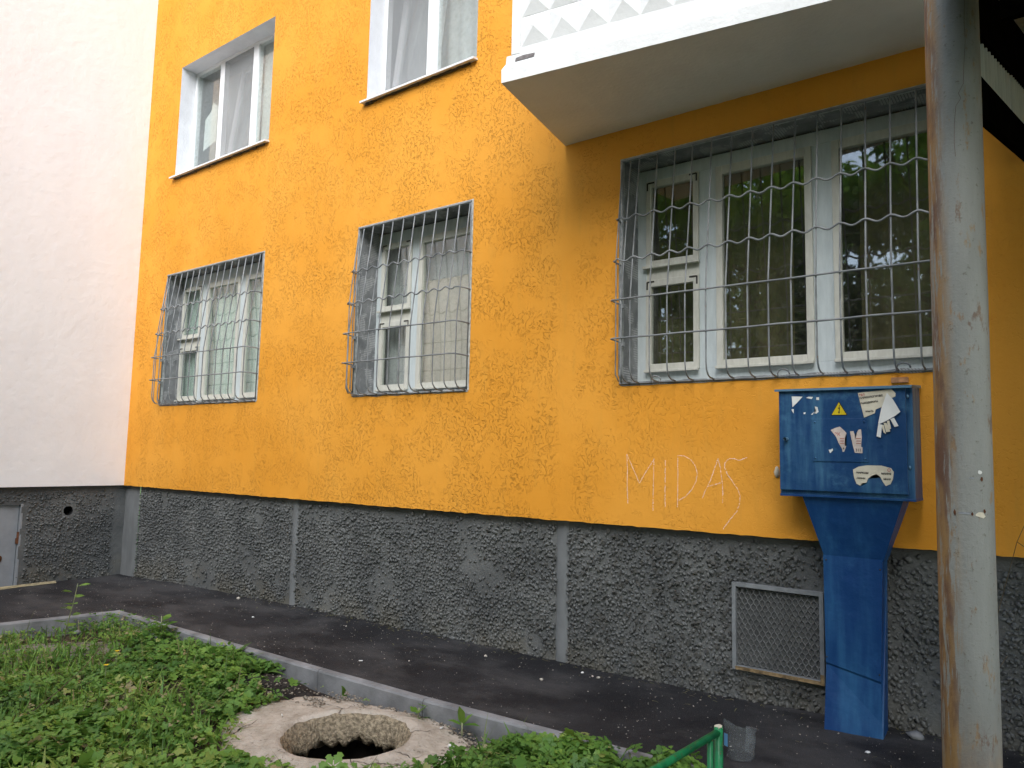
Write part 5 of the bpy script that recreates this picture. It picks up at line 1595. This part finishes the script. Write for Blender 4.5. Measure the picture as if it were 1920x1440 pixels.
chip('paper_litter', 6.55, -1.30, .026, 'crumpled white tissue in the rubble right of the manhole', 'paper_white', 'litter', 'lawn2', seed=13)
chip('paper_litter', 2.30, -1.42, .045, 'grey crumpled wrapper at the left kerb', 'kerb', 'litter', 'lawn', seed=14)
for i, (x, y, z, lab) in enumerate(((5.14, -.70, None, 'white cigarette butt on the asphalt beside the kerb'), (6.35, -1.16, .0, 'cigarette butt in the rubble nearest the kerb'), (5.48, -1.62, .0, 'cigarette butt on the left part of the manhole surround'))):
    m = MB(); m.tube([(-.014, 0, 0), (.014, 0, 0)], .004, 8); o = m.build('cigarette_butt', 'paper_white', None, True)
    o.location = (x, y, (h_path(x, y) + .004) if z is None else .006); o.rotation_euler = (0, 0, .6 + i); tag(o, lab, 'cigarette butt')

# ------------------------------------------------------------------ trees across the lawn (mirrored in the panes, the first one unseen, added to shade the right)
def tree(loc, h, cr, label, seed, nleaf=5200, zlow=.30):
    r = random.Random(seed); g = np.random.default_rng(seed)
    t = thing('tree', label, 'tree', 'trees across the lawn'); t.location = loc
    m = MB()
    m.tube([(0, 0, -.2), (.03, .02, h * .2), (.10 * r.uniform(-1, 1), .1 * r.uniform(-1, 1), h * .45), (.2 * r.uniform(-1, 1), .2 * r.uniform(-1, 1), h * .8)], [.20, .16, .12, .04], 9)
    cl = []
    for i in range(38):
        z0 = h * r.uniform(zlow * .8, .82); a = r.uniform(0, 6.28); L = cr * r.uniform(.5, 1.0) * (1.1 - .5 * abs(z0 / h - .45))
        e = Vector((L * math.cos(a), L * math.sin(a), z0 + L * r.uniform(.15, .55)))
        m.tube([(0, 0, z0), tuple(e * .5 + Vector((0, 0, z0 * .52))), tuple(e)], [.05, .035, .012], 5)
        for q in range(4):
            c = Vector((0, 0, z0)).lerp(e, r.uniform(.45, 1.1)) + Vector((r.gauss(0, .35), r.gauss(0, .35), r.gauss(0, .3)))
            cl.append((c, r.uniform(.35, .75), r.random()))
    m.build('trunk', 'bark', t, True)
    w = np.array([c[1] ** 2 for c in cl]); w /= w.sum()
    pick = g.choice(len(cl), nleaf, p=w)
    cen = np.array([c[0][:] for c in cl])[pick]; rad = np.array([c[1] for c in cl])[pick]
    d = g.normal(size=(nleaf, 3)); d /= np.linalg.norm(d, axis=1)[:, None]
    pos = cen + d * (rad * g.uniform(.3, 1.0, nleaf) ** .5)[:, None] * np.array([1, 1, .75])
    rn = np.clip(np.array([c[2] for c in cl])[pick] * .6 + g.uniform(0, .4, nleaf), 0, 1)
    V, F, Q = scatter(LAN, pos, rotm(g.uniform(0, 6.28, nleaf), g.normal(.3, .6, nleaf), g.normal(0, .6, nleaf)), g.uniform(.18, .33, nleaf), rn)
    tri_mesh('crown', V, F, 'tree', t, Q)
TREES = [(14.4, -4.8, 10.0, 3.3, 'unseen broad tree added right of the porch to shade that side', 7000, .3), (7.4, -10.6, 9.8, 3.3, 'leafy tree opposite the wide window', 14000, .10),
         (3.6, -11.8, 9.8, 3.2, 'leafy tree opposite, left of the one facing the wide window', 13000, .10), (11.4, -11.0, 9.5, 3.2, 'tall tree opposite, right of the one facing the wide window', 8500, .10),
         (16.0, -12.0, 10.0, 3.4, 'tall tree far right across the lawn', 7000, .3), (-.6, -15.5, 9.0, 2.8, 'smaller tree far left across the lawn', 7000, .3),
         (9.3, -13.6, 11.0, 3.4, 'tallest tree, behind the two facing the wide window', 13000, .08), (1.2, -19.0, 14.0, 3.8, 'tall tree in the farthest row, towards the white wing', 9000, .08), (8.0, -18.5, 14.5, 4.0, 'tall tree in the farthest row, opposite the electric cabinet', 9000, .08), (5.4, -14.4, 11.0, 3.3, 'tall tree in the second row across the lawn', 12000, .08)]
for i, (x, y, h, cr, lab, nl, zl) in enumerate(TREES):
    tree((x, y, -.1), h, cr, lab, 100 + i, nl, zl)
for i, (x, y, h, lab) in enumerate(((6.3, -8.3, 2.6, 'bushy young tree in front of the row, nearest the house'), (3.2, -9.0, 2.8, 'bushy young tree in front of the row, towards the white wing'), (9.6, -9.2, 2.7, 'bushy young tree in front of the row, towards the porch'))):
    tree((x, y, -.1), h, 1.5, lab, 140 + i, 3500, .06)
